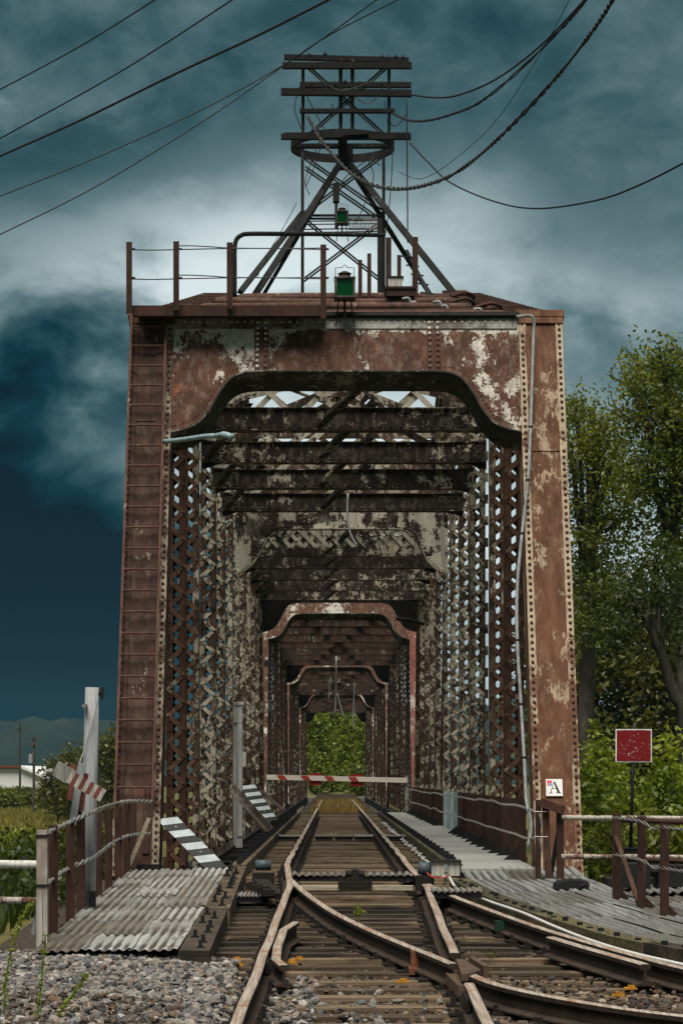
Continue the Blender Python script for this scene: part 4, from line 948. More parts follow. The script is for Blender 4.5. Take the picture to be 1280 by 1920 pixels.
cf = n.step(n.math('ADD', f1, n.math('MULTIPLY', n.math('SUBTRACT', f2, .5), .35)), .65, .67); n.l.new(n.mix(cf, (.19, .008, .010, 1), (.66, .60, .56, 1)), bs.inputs['Base Color'])
MB().hexa(c0.x-hw, c0.x+hw, Ys, Ys+.006, c0.z-hh, c0.z+hh).build('border', 'white_clean', rs)
rag = []
for (ax, az_, bx_, bz_) in ((-1, -1, 1, -1), (1, -1, 1, 1), (1, 1, -1, 1), (-1, 1, -1, -1)):
    for k in range(12):
        t = k/12; rag.append((c0.x + (ax+(bx_-ax)*t)*(hw-.011-random.uniform(0, .006)), c0.z + (az_+(bz_-az_)*t)*(hh-.011-random.uniform(0, .006))))
MB().prism(rag, 0, .004, lambda a, b, c: (a, Ys-.001-c, b)).build('panel', 'sign_red_chipped', rs)
for dz in (.12, .05, -.08, -.15): MB().rivet((c0.x, Ys-.005, c0.z+dz), (0, -1, 0), .009, .006).build('bolt', 'conduit', rs)
MB().tube([W(1188, 1358, Ys+.03), W(1181, 1600, Ys+.03)], .022, 10).build('pole', 'black', rs, True)
p = W(1181, 1592, Ys+.03); MB().hexa(p.x-.07, p.x+.07, Ys-.04, Ys+.10, p.z-.45, p.z).hexa(p.x-.085, p.x+.085, Ys-.055, Ys+.115, p.z, p.z+.02).build('base', 'black', rs)
p = W(1181, 1650, Ys); MB().hexa(p.x-.3, p.x+.6, Ys-.2, Ys+.4, -.6, -.17).build('sign_footing', 'dark_steel', rs)
# ================================================================== right side railings
rr = thing('pipe_railing', (2.9, 24, -.4), 'rusty two pipe railing with brown posts right of the platform', 'railing')
for py, Ya, Yb2, mat in ((1533, 25.6, 25.6, 'pipe_paint'), (1606, 25.6, 25.6, 'pipe_paint')):
    MB().tube([W(1052, py, Ya), W(1172, py+1, Ya)], .030, 10).build('rail_pipe', mat, rr, True)
    MB().tube([W(1150, py+4, Ya+.2), W(1330, py+10, Ya-.3)], .030, 10).build('rail_pipe', 'red_steel', rr, True)
    MB().tube([W(1170, py, Ya+.5), W(1400, py+3, Ya+.5)], .028, 10).build('rail_pipe', mat, rr, True)
for px, pt, pb, Y in ((1156, 1526, 1690, 23.9), (1203, 1532, 1706, 22.7), (1246, 1544, 1722, 22.0)):
    a, b = W(px, pb, Y), W(px, pt, Y); x = a.x; w_ = 7.2*Y/F; m = MB()
    m.hexa(x-w_, x+w_, Y, Y+.015, a.z-.05, b.z).hexa(x-w_, x-w_+.012, Y+.015, Y+.09, a.z-.05, b.z); m.build('railing_post', 'red_steel', rr)
    MB().prism([(x+w_+.001, a.z-.04), (x+w_+.17, a.z-.04), (x+w_+.001, a.z+.13)], 0, .012, lambda q, v, c: (q, Y+.03+c, v)).build('foot_bracket', 'red_steel', rr)
MB().bar(W(1150, 1560, 24.0), W(1196, 1692, 22.9), .045, .045, (0, 1, 0)).build('brace', 'rib_rust', rr)
twisted('wire', [W(1150, 1532, 23.8), W(1200, 1540, 22.6), W(1222, 1552, 22.3), W(1246, 1551, 21.9), W(1330, 1562, 20)], rr, per=.5, r=.006)
twisted('wire', [W(1150, 1602, 23.8), W(1200, 1612, 22.6), W(1222, 1625, 22.3), W(1246, 1628, 21.9), W(1330, 1642, 20)], rr, per=.5, r=.006)
bf = thing('corner_frame', tuple(W(1035, 1650, 26.4)), 'brown steel angle frame below the letter placard', 'frame')
Yf = 26.4
MB().bar(W(1012, 1504, Yf), W(1056, 1520, Yf), .16, .10, (0, 0, 1)).build('top_beam', 'rib_rust', bf)
MB().bar(W(1022, 1512, Yf+.02), W(1028, 1652, Yf+.02), .075, .05, (0, 1, 0)).build('leg', 'rib_rust', bf)
MB().bar(W(1049, 1522, Yf+.04), W(1050, 1648, Yf+.04), .085, .06, (0, 1, 0)).build('leg', 'red_steel', bf)
MB().bar(W(1046, 1560, Yf+.12), W(1030, 1652, Yf+.12), .05, .04, (0, 1, 0)).build('brace', 'black', bf)
MB().hexa(*[W(1008, 1500, Yf+.1).x + d for d in (-.03, .03)], Yf+.05, Yf+.12, -.3, .8).build('leg', 'red_steel', bf)
for py in (1525, 1572):
    m = MB(); p = W(1010, py, Yf-.05); m.tube([p, p+Vector((.02, 0, -.06)), p+Vector((.035, 0, -.16))], .012, 6); m.tube([p+Vector((-.06, 0, .02)), p+Vector((.10, 0, .02))], .006, 5); m.build('wire_tie', 'galv_wire', bf)
# black bitumen hump (cable pit cover)
m = MB(); c0 = W(1070, 1671, 25.3); nseg = 14
for j in range(5):
    for i in range(nseg+1):
        t = math.pi*i/nseg; ww = .21*(1-.10*(abs(j-2))); u = -math.cos(t); u = math.copysign(abs(u)**.75, u)*ww; hgt = .115*math.sin(t)**.55*(1-.06*abs(j-2))
        m.v.append((c0.x+u, c0.y-.2+j*.1, c0.z+.03+hgt))
for j in range(4):
    for i in range(nseg): k = j*(nseg+1)+i; m.f.append((k, k+1, k+nseg+2, k+nseg+1)); m.m.append(0)
m.f.append(tuple(range(nseg+1))[::-1]); m.f.append(tuple(range(4*(nseg+1), 5*(nseg+1)))); m.m += [0, 0]
hp = m.build('pit_cover', 'black', smooth=False, label='black domed cover on the right corrugated platform', cat='cover')
MB().tube(catmull([W(1088, 1662, 25.1), W(1096, 1658, 25.1), W(1102, 1668, 25.1), W(1098, 1673, 25.0)], 4), .012, 6).build('handle', 'black', hp)
# side landing beyond the railing
sl_ = thing('side_landing', (3.4, 25, -.5), 'narrow iron landing with dark machinery beyond the right railing', 'platform')
for k in range(4): lay(SR[k % 3], sl_, 3.45+k*.45, 25.0, -.18, 0, 0)
MB().hexa(3.15, 5.0, 24.3, 25.9, -.5, -.21).build('deck', 'dark_tie', sl_)
m = MB(); m.hexa(3.0, 3.35, 24.9, 25.5, -.16, .10).hexa(3.45, 3.95, 25.0, 25.5, -.16, .08).tube([(3.3, 25.1, .02), (4.0, 25.1, .02)], .07, 10); m.build('machinery', 'black', sl_)
MB().tube([W(1246, 1675, 24.4), W(1290, 1677, 24.4)], .012, 6).build('yellow_rod', 'yellow_paint', sl_)
# cable box and motor
cb = thing('cable_box', tuple(W(835, 1645, 24.8)), 'cream lidded cable box with latch beside the right rail', 'cable box')
c0 = W(835, 1630, 24.8); MB().hexa(c0.x-.155, c0.x+.155, 24.75, 25.05, c0.z-.07, c0.z+.085).build('body', 'cabinet_grey', cb)
MB().hexa(c0.x-.17, c0.x+.17, 24.72, 25.08, c0.z+.086, c0.z+.10).build('lid', 'dark_steel', cb)
MB().hexa(c0.x-.018, c0.x+.018, 24.735, 24.749, c0.z-.03, c0.z+.06).build('latch', 'conduit', cb)
MB().hexa(c0.x+.157, c0.x+.17, 24.75, 25.05, c0.z-.02, c0.z+.085).build('side_plate', 'dark_steel', cb)
mo = thing('switch_motor', tuple(W(798, 1635, 25.0)), 'dark blue cylinder motor next to the cream cable box', 'motor')
MB().tube([W(784, 1627, 25.0), W(808, 1630, 25.0)], .075, 14).build('drum', 'motor_blue', mo, True); MB().hexa(W(796, 1630, 25).x-.1, W(796, 1630, 25).x+.1, 24.9, 25.1, -.20, -.03).build('base', 'dark_steel', mo)
mo2 = thing('switch_motor', tuple(W(495, 1625, 26)), 'dark drum beside the left rail at the swing joint', 'motor')
MB().tube([W(479, 1622, 26.4), W(508, 1622, 26.4)], .062, 14).build('drum', 'motor_blue', mo2, True); MB().hexa(W(494, 1622, 26.4).x-.13, W(494, 1622, 26.4).x+.13, 26.3, 26.5, -.25, -.06).build('base', 'dark_steel', mo2)
m = MB(); 
for k in range(7): m.hexa(-1.16+k*.04, -1.10+k*.05, 25.3-k*.25, 25.5-k*.25, -.2, -.13+.02*(k % 2)); 
m.bar((-1.0, 25.6, -.12), (-.80, 23.9, -.2), .16, .05); m.build('rail_expander', 'dark_steel', track)
MB().tube(catmull([W(800, 1637, 24.6), W(812, 1645, 24.5), W(835, 1645, 24.4), W(840, 1640, 24.6)], 5), .010, 6).build('red_cable', 'red_wire', label='short red cable under the cream cable box', cat='cable')
# white conduit hose along the diverging rail
hp_ = [(842, 1645), (852, 1662), (868, 1672), (905, 1686), (930, 1695), (980, 1712), (1040, 1738), (1110, 1765), (1190, 1789), (1290, 1812), (1400, 1840)]
hw_ = []
for px, py in hp_:
    Y = 1.15*F/(py-1460)
    for _ in range(4): Y = (HC - (zr(Y) + interp(Y, [14, 19, 22, 25], [-.06, -.05, -.06, -.09])))*F/(py-1460)
    hw_.append(W(px, py, Y))
MB().tube(catmull(hw_, 6), .017, 8).build('white_hose', 'hose_white', None, True, label='long white hose lying along the diverging right rail', cat='hose')
z_ = []
for k in range(46):
    Y = 27.0 + k*.75; z_.append((1.17 + (.055 if k % 2 else -.055)*random.uniform(.4, 1.2), Y, -.155 + random.uniform(0, .03)))
MB().tube(catmull(z_, 5), .016, 7).build('zigzag_hose', 'hose_white', None, True, label='zigzagging white hose on the ties by the walkway', cat='hose')
# ================================================================== on the portal
ld = thing('ladder', tuple(W(250, 1490, 28.0)), 'rusty steel ladder fixed to the front of the left end post', 'ladder')
uL, uR = -2.92, -2.45
for u in (uL, uR): MB().hexa(u-.016, u+.016, .95, VL+.05, .10, .125, fpl).build('stringer', 'rung_red', ld)
for k in range(25): 
    v = 1.15+k*.302
    if v < VL: MB().tube([fpl(uL, v, .112), fpl(uR, v, .112)], .014, 6).build('rung', 'rung_red', ld)
for u in (uL+.055, uR-.075): MB().hexa(u-.042, u+.042, .3, VL-.2, .003, .022, fpl).build('backing_strip', 'red_steel', ld)
for v in (2.2, 4.6, 7.0):
    for u in (uL, uR): MB().hexa(u-.01, u+.01, v, v+.03, .0185, .10, fpl).build('standoff', 'rib_rust', ld)
# conduit on the right post
cp = []
for px, py, w_ in ((968, 594, .22), (998, 595, .20), (999, 640, .12), (994, 800, .10), (989, 900, .09), (978, 1000, .08), (969, 1100, .08), (969, 1200, .08), (976, 1320, .08), (982, 1420, .09), (986, 1500, .10), (995, 1545, .12), (990, 1588, .14)):
    Y = 28.0
    for _ in range(6): Z = HC-(py-1460)*Y/F; Y = Y0 + (Z-ZB)*TA - w_/CA
    cp.append(W(px, py, Y))
cd = thing('conduit_pipe', tuple(cp[-1]), 'grey bent conduit hanging down the inner edge of the right end post', 'conduit')
MB().tube(catmull(cp, 5), .022, 9).build('pipe', 'conduit', cd, True)
for k in (3, 4, 5, 7, 8, 9):
    p = cp[k]; MB().tube([p+Vector((0, -.002, -.012)), p+Vector((0, -.002, .012))], .031, 9).build('strap', 'dark_steel', cd)
# broken lamp arm
la = thing('lamp_arm', tuple(W(310, 828, 29.8)), 'teal grey bent lamp arm reaching in from the left end post', 'lamp arm')
pp = [W(308, 828, 29.9), W(345, 824, 29.4), W(385, 818, 29.0), W(408, 817, 28.9)]
MB().tube(catmull(pp, 5), .032, 10).build('arm', 'teal_pipe', la, True); MB().tube(catmull([W(404, 817, 28.9), W(418, 815, 28.8), W(436, 819, 28.7)], 4), [.03]*4+[.045]*3+[.038]*2, 10).build('head', 'teal_pipe', la, True)
MB().tube(catmull([W(742, 1160, 63), W(768, 1163, 63), W(800, 1172, 63.5)], 4), .05, 8).build('lamp_arm', 'black', None, True, label='dark lamp arm on the right truss deep inside the near span', cat='lamp arm')
for pts, lab in ((((652, 925), (651, 960), (655, 995), (662, 1012), (668, 1022)), 'broken wire dangling below the fourth overhead strut'), (((630, 1230), (630, 1290), (627, 1345)), 'long pale cable dangling inside the second span'), (((664, 1280), (663, 1320), (662, 1372)), 'right dangling cable inside the farther spans'), (((620, 1270), (617, 1300), (616, 1310)), 'short left cable dangling in the second span'), (((632, 1300), (640, 1330), (645, 1345)), 'slanting cable end dangling in the second span')):
    Yw = 43.6 if pts[0][1] < 1000 else 95; MB().tube(catmull([W(*p, Yw) for p in pts], 4), .022 if Yw < 50 else .03, 6).build('dangling_cable', 'conduit', None, True, label=lab, cat='cable', group='cables dangling in the bridge')
# railing on top of the portal
pt = thing('portal_railing', (-1.6, 30.6, 7.4), 'brown post and wire railing on top of the portal, left half', 'railing')
Yp = 30.35
zb_ = W(0, 588, Yp).z
MB().hexa(W(250, 0, Yp).x, W(612, 0, Yp).x, Yp-.15, Yp-.05, zb_-.06, zb_+.08).build('kick_beam', 'red_steel', pt)
MB().hexa(W(255, 0, Yp).x, W(612, 0, Yp).x, Yp-.04, Yp+.5, zb_+.02, zb_+.06).build('deck', 'rib_rust', pt)
PX = [(243, 455, 588), (331, 454, 583), (431, 456, 580), (606, 460, 598)]
for px, a, b in PX:
    p, q = W(px, b, Yp-.2), W(px, a, Yp-.2); wd = 5.4*Yp/F; m = MB(); m.hexa(p.x-wd, p.x+wd, Yp-.25, Yp-.235, p.z, q.z).hexa(p.x-wd, p.x-wd+.012, Yp-.235, Yp-.16, p.z, q.z); m.build('railing_post', 'red_steel', pt)
    m = MB(); 
    for py in (467, 521): c0 = W(px+5, py, Yp-.2); m.tube([c0+Vector((-.02, 0, 0)), c0+Vector((.04, 0, 0))], .014, 6)
    m.build('wire_clip', 'black', pt)
for off in (0, 7):
    for py in (464, 519):
        y2 = Yp-.2+off*.1; P = [W(243 if off == 0 else 335, py+4-off, y2), W(285, py+5, y2) if off == 0 else W(360, py-3, y2), W(331, py+4, y2) if off == 0 else W(400, py-1, y2), W(431, py+1 if off else py+2, y2), W(520, py+2, y2), W(612, py+(1 if off else 4), y2)]
        MB().tube(catmull(P, 5), .008, 5).build('wire', 'black', pt)
# bent handrail pipe
hr = thing('handrail_pipe', tuple(W(440, 548, 33)), 'bent dark handrail pipe rising behind the portal railing', 'handrail'); Yh = 33.4
MB().tube(catmull([W(440, 556, Yh), W(440, 500, Yh), W(440, 468, Yh), W(443, 450, Yh), W(453, 441, Yh), W(468, 438.5, Yh), W(520, 438.5, Yh), W(600, 439, Yh+1), W(720, 441, Yh+2)], 6), .034, 10).build('pipe', 'tower_steel', hr, True)
# lanterns
def lantern(px, py, Y, s, label, hook=True):
    c = W(px, py, Y); T = thing('signal_lantern', tuple(c), label, 'lantern', 'green signal lanterns'); a = .125*s
    m = MB()
    for sx in (-1, 1):
        for sy in (-1, 1): m.hexa(c.x+sx*a-.014*s, c.x+sx*a+.014*s, Y+sy*a-.014*s, Y+sy*a+.014*s, c.z-.12*s, c.z+.13*s)
    m.hexa(c.x-a-.02, c.x+a+.02, Y-a-.02, Y+a+.02, c.z-.14*s, c.z-.118*s).hexa(c.x-a-.02, c.x+a+.02, Y-a-.02, Y+a+.02, c.z+.12*s, c.z+.14*s); m.build('frame', 'prop_steel', T)
    MB().hexa(c.x-a+.015, c.x+a-.015, Y-a+.015, Y+a-.015, c.z-.117*s, c.z+.119*s).build('glass', 'green_glass', T)
    MB().tube([(c.x, Y, c.z+.14*s), (c.x, Y, c.z+.16*s), (c.x, Y, c.z+.20*s), (c.x, Y, c.z+.205*s), (c.x, Y, c.z+.24*s)], [.10*s, .085*s, .075*s, .10*s, .035*s], 10).build('cap', 'prop_steel', T)
    if hook: MB().tube([(c.x-a, Y, c.z+.14*s), (c.x-a, Y, c.z+.29*s), (c.x-.04, Y, c.z+.29*s), (c.x, Y, c.z+.33*s), (c.x+.04, Y, c.z+.29*s), (c.x+a, Y, c.z+.29*s), (c.x+a, Y, c.z+.14*s)], .006, 5).build('bail', 'black', T)
    MB().bar((c.x-.08, Y, c.z-.14*s), (c.x-.12, Y+.1, c.z-.5*s), .014, .014).bar((c.x+.08, Y, c.z-.14*s), (c.x+.13, Y+.1, c.z-.5*s), .014, .014).bar((c.x, Y, c.z-.14*s), (c.x, Y, c.z-.42*s), .03, .03).build('stand', 'tower_steel', T)
lantern(646, 542, 30.4, 1.0, 'large green glass signal lantern at the middle of the portal top')
lantern(641, 409, 47.9, .95, 'small green signal lantern higher up inside the lattice tower')
for px in (675, 692, 728, 748, 778): 
    Yq = 39.5; a, b = W(px, 556, Yq), W(px, {675: 487, 692: 475, 728: 445, 748: 478, 778: 444}[px], Yq); w_ = .035 if px not in (778, 728) else .05
    MB().hexa(a.x-w_, a.x+w_, Yq, Yq+.06, ramp_z(Yq)+.02, b.z).build('roof_post', 'red_steel', label={675: 'short thin brown post left of the tower foot ladder', 692: 'thin brown roof post second from the big lantern', 728: 'tall brown roof post beside the right tower leg', 748: 'short brown roof post above the tan crate', 778: 'tall outer brown post right of the tan crate'}[px], cat='post', group='posts on the roof')
bx = thing('roof_crate', tuple(W(752, 552, 38)), 'weathered tan tray box on a plank platform at the tower foot', 'box')
c0 = W(741, 530, 38); MB().prism([(-.11, -.09), (.11, -.09), (.13, .09), (-.13, .09)], 0, .25, lambda a, b, c: (c0.x+a, 38+c, c0.z+b)).build('tray', 'cabinet_grey', bx); MB().hexa(c0.x-.14, c0.x+.14, 37.98, 38.27, c0.z+.092, c0.z+.11).build('lid', 'dark_steel', bx)
c1 = W(750, 546, 38); MB().hexa(c1.x-.24, c1.x+.24, 37.9, 38.5, c1.z-.10, c1.z+.02).hexa(c1.x-.26, c1.x+.26, 37.88, 38.52, c1.z+.021, c1.z+.06).build('platform', 'red_steel', bx)
for k in range(9):
    Yk = 37.0+k*.36; MB().bar((.2, Yk, ramp_z(Yk)), (2.34, Yk, ramp_z(Yk)), .30, .04).build('roof_plank', 'red_steel', span)
MB().hexa(c1.x-.2, c1.x+.2, 38.0, 38.4, ramp_z(38.4)-.05, c1.z-.10).build('trestle', 'dark_steel', bx)
# ================================================================== lattice tower
tw = thing('cable_tower', (0, YM, ZP), 'dark steel lattice tower with crossarms and ring on the bridge roof', 'tower')
YA, YB_ = 48.6, 50.4
def TP(px, py, Y=YA): return W(px, py, Y)
def tbar(name, a, b, w_=.07, d=.05, Y=YA, mat='tower_steel', Y2=None):
    return MB().bar(TP(*a, Y), TP(*b, Y2 or Y), w_*.68, d*.68, (0, 1, 0)).build(name, mat, tw)
for Y in (YA, YB_):
    for px in (567, 719): tbar('lower_post', (px, 556), (px, 275), .10, .08, Y)
    for px in (568, 729): tbar('upper_post', (px, 265), (px, 118), .10, .08, Y)
for px in (639, 661): tbar('centre_post', (px, 262), (px, 110), .10, .07); tbar('centre_post', (px-2, 262), (px-2, 112), .08, .06, YB_)
for Y, dd in ((YA, 0), (YB_, 6)):
    for a, b in (((572, 118), (722, 252)), ((730, 118), (575, 254)), ((570, 292), (718, 395)), ((718, 288), (570, 398)), ((572, 312), (716, 412)), ((572, 410), (716, 525)), ((716, 412), (570, 522))):
        tbar('cross_brace', (a[0], a[1]+dd), (b[0], b[1]+dd), .055, .03, Y)
    tbar('girt', (563, 404+dd), (722, 404+dd), .07, .06, Y); tbar('girt', (570, 430+dd), (718, 428+dd), .035, .03, Y); tbar('girt', (572, 415+dd), (716, 413+dd), .03, .03, Y)
# raking legs
for (fx, fy, Yf2, ax, ay, wd) in ((450, 548, 45.6, 568, 398, .11), (476, 556, 46.5, 642, 300, .13), (852, 552, 46.5, 648, 298, .125), (808, 556, 52.0, 655, 312, .10), (492, 556, 52.0, 636, 312, .08)):
    MB().bar(W(fx, fy, Yf2), W(ax, ay, YM), wd, wd*.75, (0, 1, 0)).build('raking_leg', 'tower_steel', tw)
c0 = W(851, 550, 46.4); MB().hexa(c0.x-.25, c0.x+.25, 46.2, 46.7, c0.z-.08, c0.z+.02).build('leg_shoe', 'red_steel', tw)
c0 = W(648, 295, YM); MB().hexa(c0.x-.16, c0.x+.16, YM-.15, YM+.15, c0.z-.25, c0.z+.25).build('apex_block', 'tower_steel', tw)
# ring platform
cr = W(642, 274, YM); Rr = 97*YM/F; m = MB(); ns = 40
for k in range(ns):
    t0, t1 = 2*math.pi*k/ns, 2*math.pi*(k+1)/ns
    P = lambda t, r, z: (cr.x + r*math.cos(t), YM + r*math.sin(t)*.9, cr.z + z)
    m.quadbox([P(t0, Rr-.05, -.09), P(t1, Rr-.05, -.09), P(t1, Rr, -.09), P(t0, Rr, -.09), P(t0, Rr-.05, .09), P(t1, Rr-.05, .09), P(t1, Rr, .09), P(t0, Rr, .09)])
m.build('ring', 'tower_plate', tw) if False else m.build('ring', 'tower_steel', tw)
MB().hexa(cr.x-Rr+.1, cr.x+Rr-.1, YM-.08, YM+.08, cr.z-.04, cr.z+.04).hexa(cr.x-.1, cr.x+.1, YM-Rr*.88, YM+Rr*.88, cr.z-.06, cr.z+.0).build('ring_spider', 'tower_steel', tw)
# crossarms
for (xa, xb, py, hgt, Y) in ((530, 771, 126, 11, YA), (533, 766, 113, 9, YB_), (527, 771, 175, 12, YA), (562, 770, 162, 9, YB_), (562, 740, 211, 7, YA), (527, 770, 259, 10, YA), (533, 768, 256, 8, YB_)):
    a, b = TP(xa, py-(3 if py == 113 else 0), Y), TP(xb, py+(3 if py in (113, 175) else 0), Y); o = MB().bar(a+Vector((0, -.10, 0)), b+Vector((0, -.10, 0)), .12, hgt*Y/F, (0, 0, 1)).build('crossarm', 'arm_wood', tw)
ins = [(580, 105, YA), (609, 103, YA), (584, 158, YA), (627, 158, YA), (647, 155, YA), (672, 158, YA), (715, 158, YA), (716, 108, YA), (726, 110, YA), (742, 108, YA), (755, 109, YA), (665, 250, YA), (640, 250, YA)]
for px, py, Y in ins:
    c0 = W(px, py, Y-.1); MB().tube([c0+Vector((0, 0, -.12)), c0+Vector((0, 0, -.02)), c0, c0+Vector((0, 0, .03)), c0+Vector((0, 0, .045)), c0+Vector((0, 0, .07))], [.014, .014, .045, .04, .025, .018], 8).build('insulator', 'insul', tw)
for (xa, xb, py) in ((643, 690, 252),):
    a, b = W(xa, py, YA-.2), W(xb, py-3, YA-.2); MB().bar(a, b, .1, .07).build('clamp', 'arm_wood', tw)
# loose leads inside the tower
leads = [((560, 170), (552, 200), (560, 230), (572, 255)), ((575, 180), (590, 210), (610, 245), (622, 262)), ((600, 260), (585, 300), (572, 340), (580, 365)), ((605, 262), (590, 310), (573, 350)), ((690, 300), (700, 335), (680, 390), (665, 420)), ((735, 270), (735, 310), (728, 400), (720, 450)), ((640, 345), (650, 330), (690, 300), (712, 310)), ((600, 150), (640, 170), (700, 152)), ((665, 182), (690, 195), (708, 180)), ((720, 190), (735, 235), (755, 225), (760, 215)), ((612, 230), (625, 210), (622, 195))]
for L in leads: MB().tube(catmull([W(x, y, YA-.3) for x, y in L], 5), .011, 5).build('lead', 'wire', tw)
# relay box and grille
c0 = W(630, 362, 48.2); MB().hexa(c0.x-.07, c0.x+.07, 48.1, 48.3, c0.z-.20, c0.z+.20).hexa(c0.x-.03, c0.x+.03, 48.15, 48.25, c0.z-.75, c0.z-.2).build('relay_box', 'black', tw)
gr = MB(); a, b = W(654, 412, 48.0), W(712, 428, 48.0)
for k in range(24): x = a.x + (b.x-a.x)*k/23; gr.hexa(x-.006, x+.006, 48.0, 48.02, b.z, a.z)
gr.hexa(a.x, b.x, 47.99, 48.03, a.z, a.z+.03).hexa(a.x, b.x, 47.99, 48.03, b.z-.03, b.z); gr.build('grille', 'grey_steel', tw, kind='stuff')
lt = thing('roof_ladder', tuple(W(790, 550, 44)), 'broken step ladder leaning on the right tower leg', 'ladder')
MB().bar(W(762, 470, 44.5), W(806, 556, 43.5), .06, .05, (0, 1, 0)).build('stringer', 'tower_steel', lt)
for k in range(5): a = W(763+k*9, 482+k*17, 44.3); MB().bar(a+Vector((-.12, 0, .02)), a+Vector((.14, 0, -.01)), .05, .02).build('step', 'tower_steel', lt)
tbar('guy_post', (712, 556), (712, 410), .16, .1, 48.0)
# ================================================================== wires
def wire(pts, r, label, mat='wire', twist=0):
    P = [W(x, y, Y) for x, y, Y in pts]
    if twist: return twisted('overhead_cable', P, None, mat, r, r*1.5, twist, label=label, cat='cable', group='overhead cables')
    return MB().tube(catmull(P, 10), r, 6).build('overhead_cable', mat, None, True, label=label, cat='cable', group='overhead cables')
wire([(-60, 196, 40), (0, 168, 40), (150, 87, 36), (290, 0, 32), (340, -32, 31)], .012, 'topmost thin overhead wire crossing the upper left corner')
wire([(-60, 294, 42), (0, 260, 41), (220, 138, 37), (435, 0, 33), (500, -44, 32)], .014, 'second overhead wire from the top on the left')
wire([(-60, 320, 42), (0, 293, 40), (150, 226, 37), (330, 138, 34), (480, 68, 32), (615, 0, 30), (680, -34, 29)], .020, 'thick overhead cable third from the top on the left')
wire([(-60, 392, 47), (0, 368, 47), (180, 296, 47.8), (380, 205, 48.2), (528, 124, 48.4), (600, 76, 47), (705, 0, 44), (750, -34, 43)], .013, 'upper of two wires from the left to the tower top')
wire([(-60, 468, 47), (0, 440, 47), (180, 350, 47.8), (380, 228, 48.2), (525, 128, 48.4), (610, 70, 47), (745, 0, 44), (800, -28, 43)], .013, 'lowest wire on the left, running to the tower top')
wire([(770, 178, 48.4), (815, 183, 47), (860, 178, 46), (930, 148, 44), (1010, 88, 41), (1095, 0, 37), (1120, -30, 36)], .020, 'smooth dark cable leaving the upper crossarm to the right')
wire([(736, 212, 48.4), (765, 225, 48), (800, 226, 47), (850, 213, 46), (905, 188, 45), (980, 125, 42), (1060, 45, 39), (1098, 0, 37), (1120, -30, 36)], .016, 'twisted cable sagging right from the third crossarm', 'wire', .22)
wire([(745, 322, 48.4), (790, 335, 47.5), (850, 300, 46), (930, 225, 44), (1010, 105, 41), (1066, 0, 38), (1080, -30, 37)], .007, 'thin pale wire rising right between the heavy cables')
wire([(577, 218, 48.2), (602, 262, 48), (650, 318, 47.5), (695, 345, 47), (745, 354, 46.5), (800, 346, 45.5), (860, 320, 44), (940, 254, 42), (1040, 148, 39), (1110, 58, 37), (1147, 0, 36), (1165, -30, 35.5)], .022, 'heavy rope cable looping below the ring and up to the right', 'rope_wire', .30)
wire([(768, 268, 48.4), (800, 302, 47), (845, 343, 45), (930, 379, 42), (1010, 391, 40), (1120, 375, 37), (1200, 346, 35), (1280, 306, 33), (1340, 275, 32)], .016, 'slack cable drooping to the right edge of the sky')
wire([(762, 185, 48.3), (763, 300, 48.3), (764, 455, 48.3)], .014, 'straight vertical drop wire beside the tower')
wire([(556, 380, 48.3), (535, 420, 47), (500, 480, 46), (482, 520, 45.6)], .008, 'thin slack guy wire at the left raking leg')
# ================================================================== vegetation
def leaf_mesh(name, C, size, mat, squash=.8, parent=None, elong=1.6, droop=False, **tags):
    n = len(C); C = np.asarray(C)
    a = rng.normal(size=(n, 3)); a[:, 2] *= squash; a /= np.linalg.norm(a, axis=1)[:, None]
    if droop: a = np.stack([rng.normal(0, .28, n), rng.normal(0, .28, n), np.ones(n)], 1); a /= np.linalg.norm(a, axis=1)[:, None]
    b = np.cross(a, rng.normal(size=(n, 3))); b /= np.linalg.norm(b, axis=1)[:, None] + 1e-9
    s = (size*rng.uniform(.6, 1.35, n))[:, None]
    V = np.stack([C-a*s*elong/2, C+b*s/2*.8, C+a*s*elong/2, C-b*s/2*.8], 1).reshape(-1, 3)
    me = bpy.data.meshes.new(name); me.vertices.add(4*n); me.vertices.foreach_set('co', V.ravel())
    me.loops.add(4*n); me.loops.foreach_set('vertex_index', np.arange(4*n, dtype=np.int32)); me.polygons.add(n)
    me.polygons.foreach_set('loop_start', np.arange(0, 4*n, 4, dtype=np.int32)); me.polygons.foreach_set('loop_total', np.full(n, 4, dtype=np.int32))
    me.materials.append(MATS[mat]); me.update(); me.validate()
    return obj(name, me, parent, **tags)
def clumps(cs, per, sd):
    out = [np.asarray(c) + np.clip(rng.normal(size=(per, 3)), -1.7, 1.7)*np.asarray(sd)*rng.uniform(.6, 1.3) for c in cs]
    return np.concatenate(out)
def in_ell(c, r, n, hollow=.35):
    out = []
    while len(out) < n:
        p = rng.uniform(-1, 1, 3); q = np.linalg.norm(p)
        if hollow < q < 1: out.append(np.asarray(c) + p*np.asarray(r))
    return out
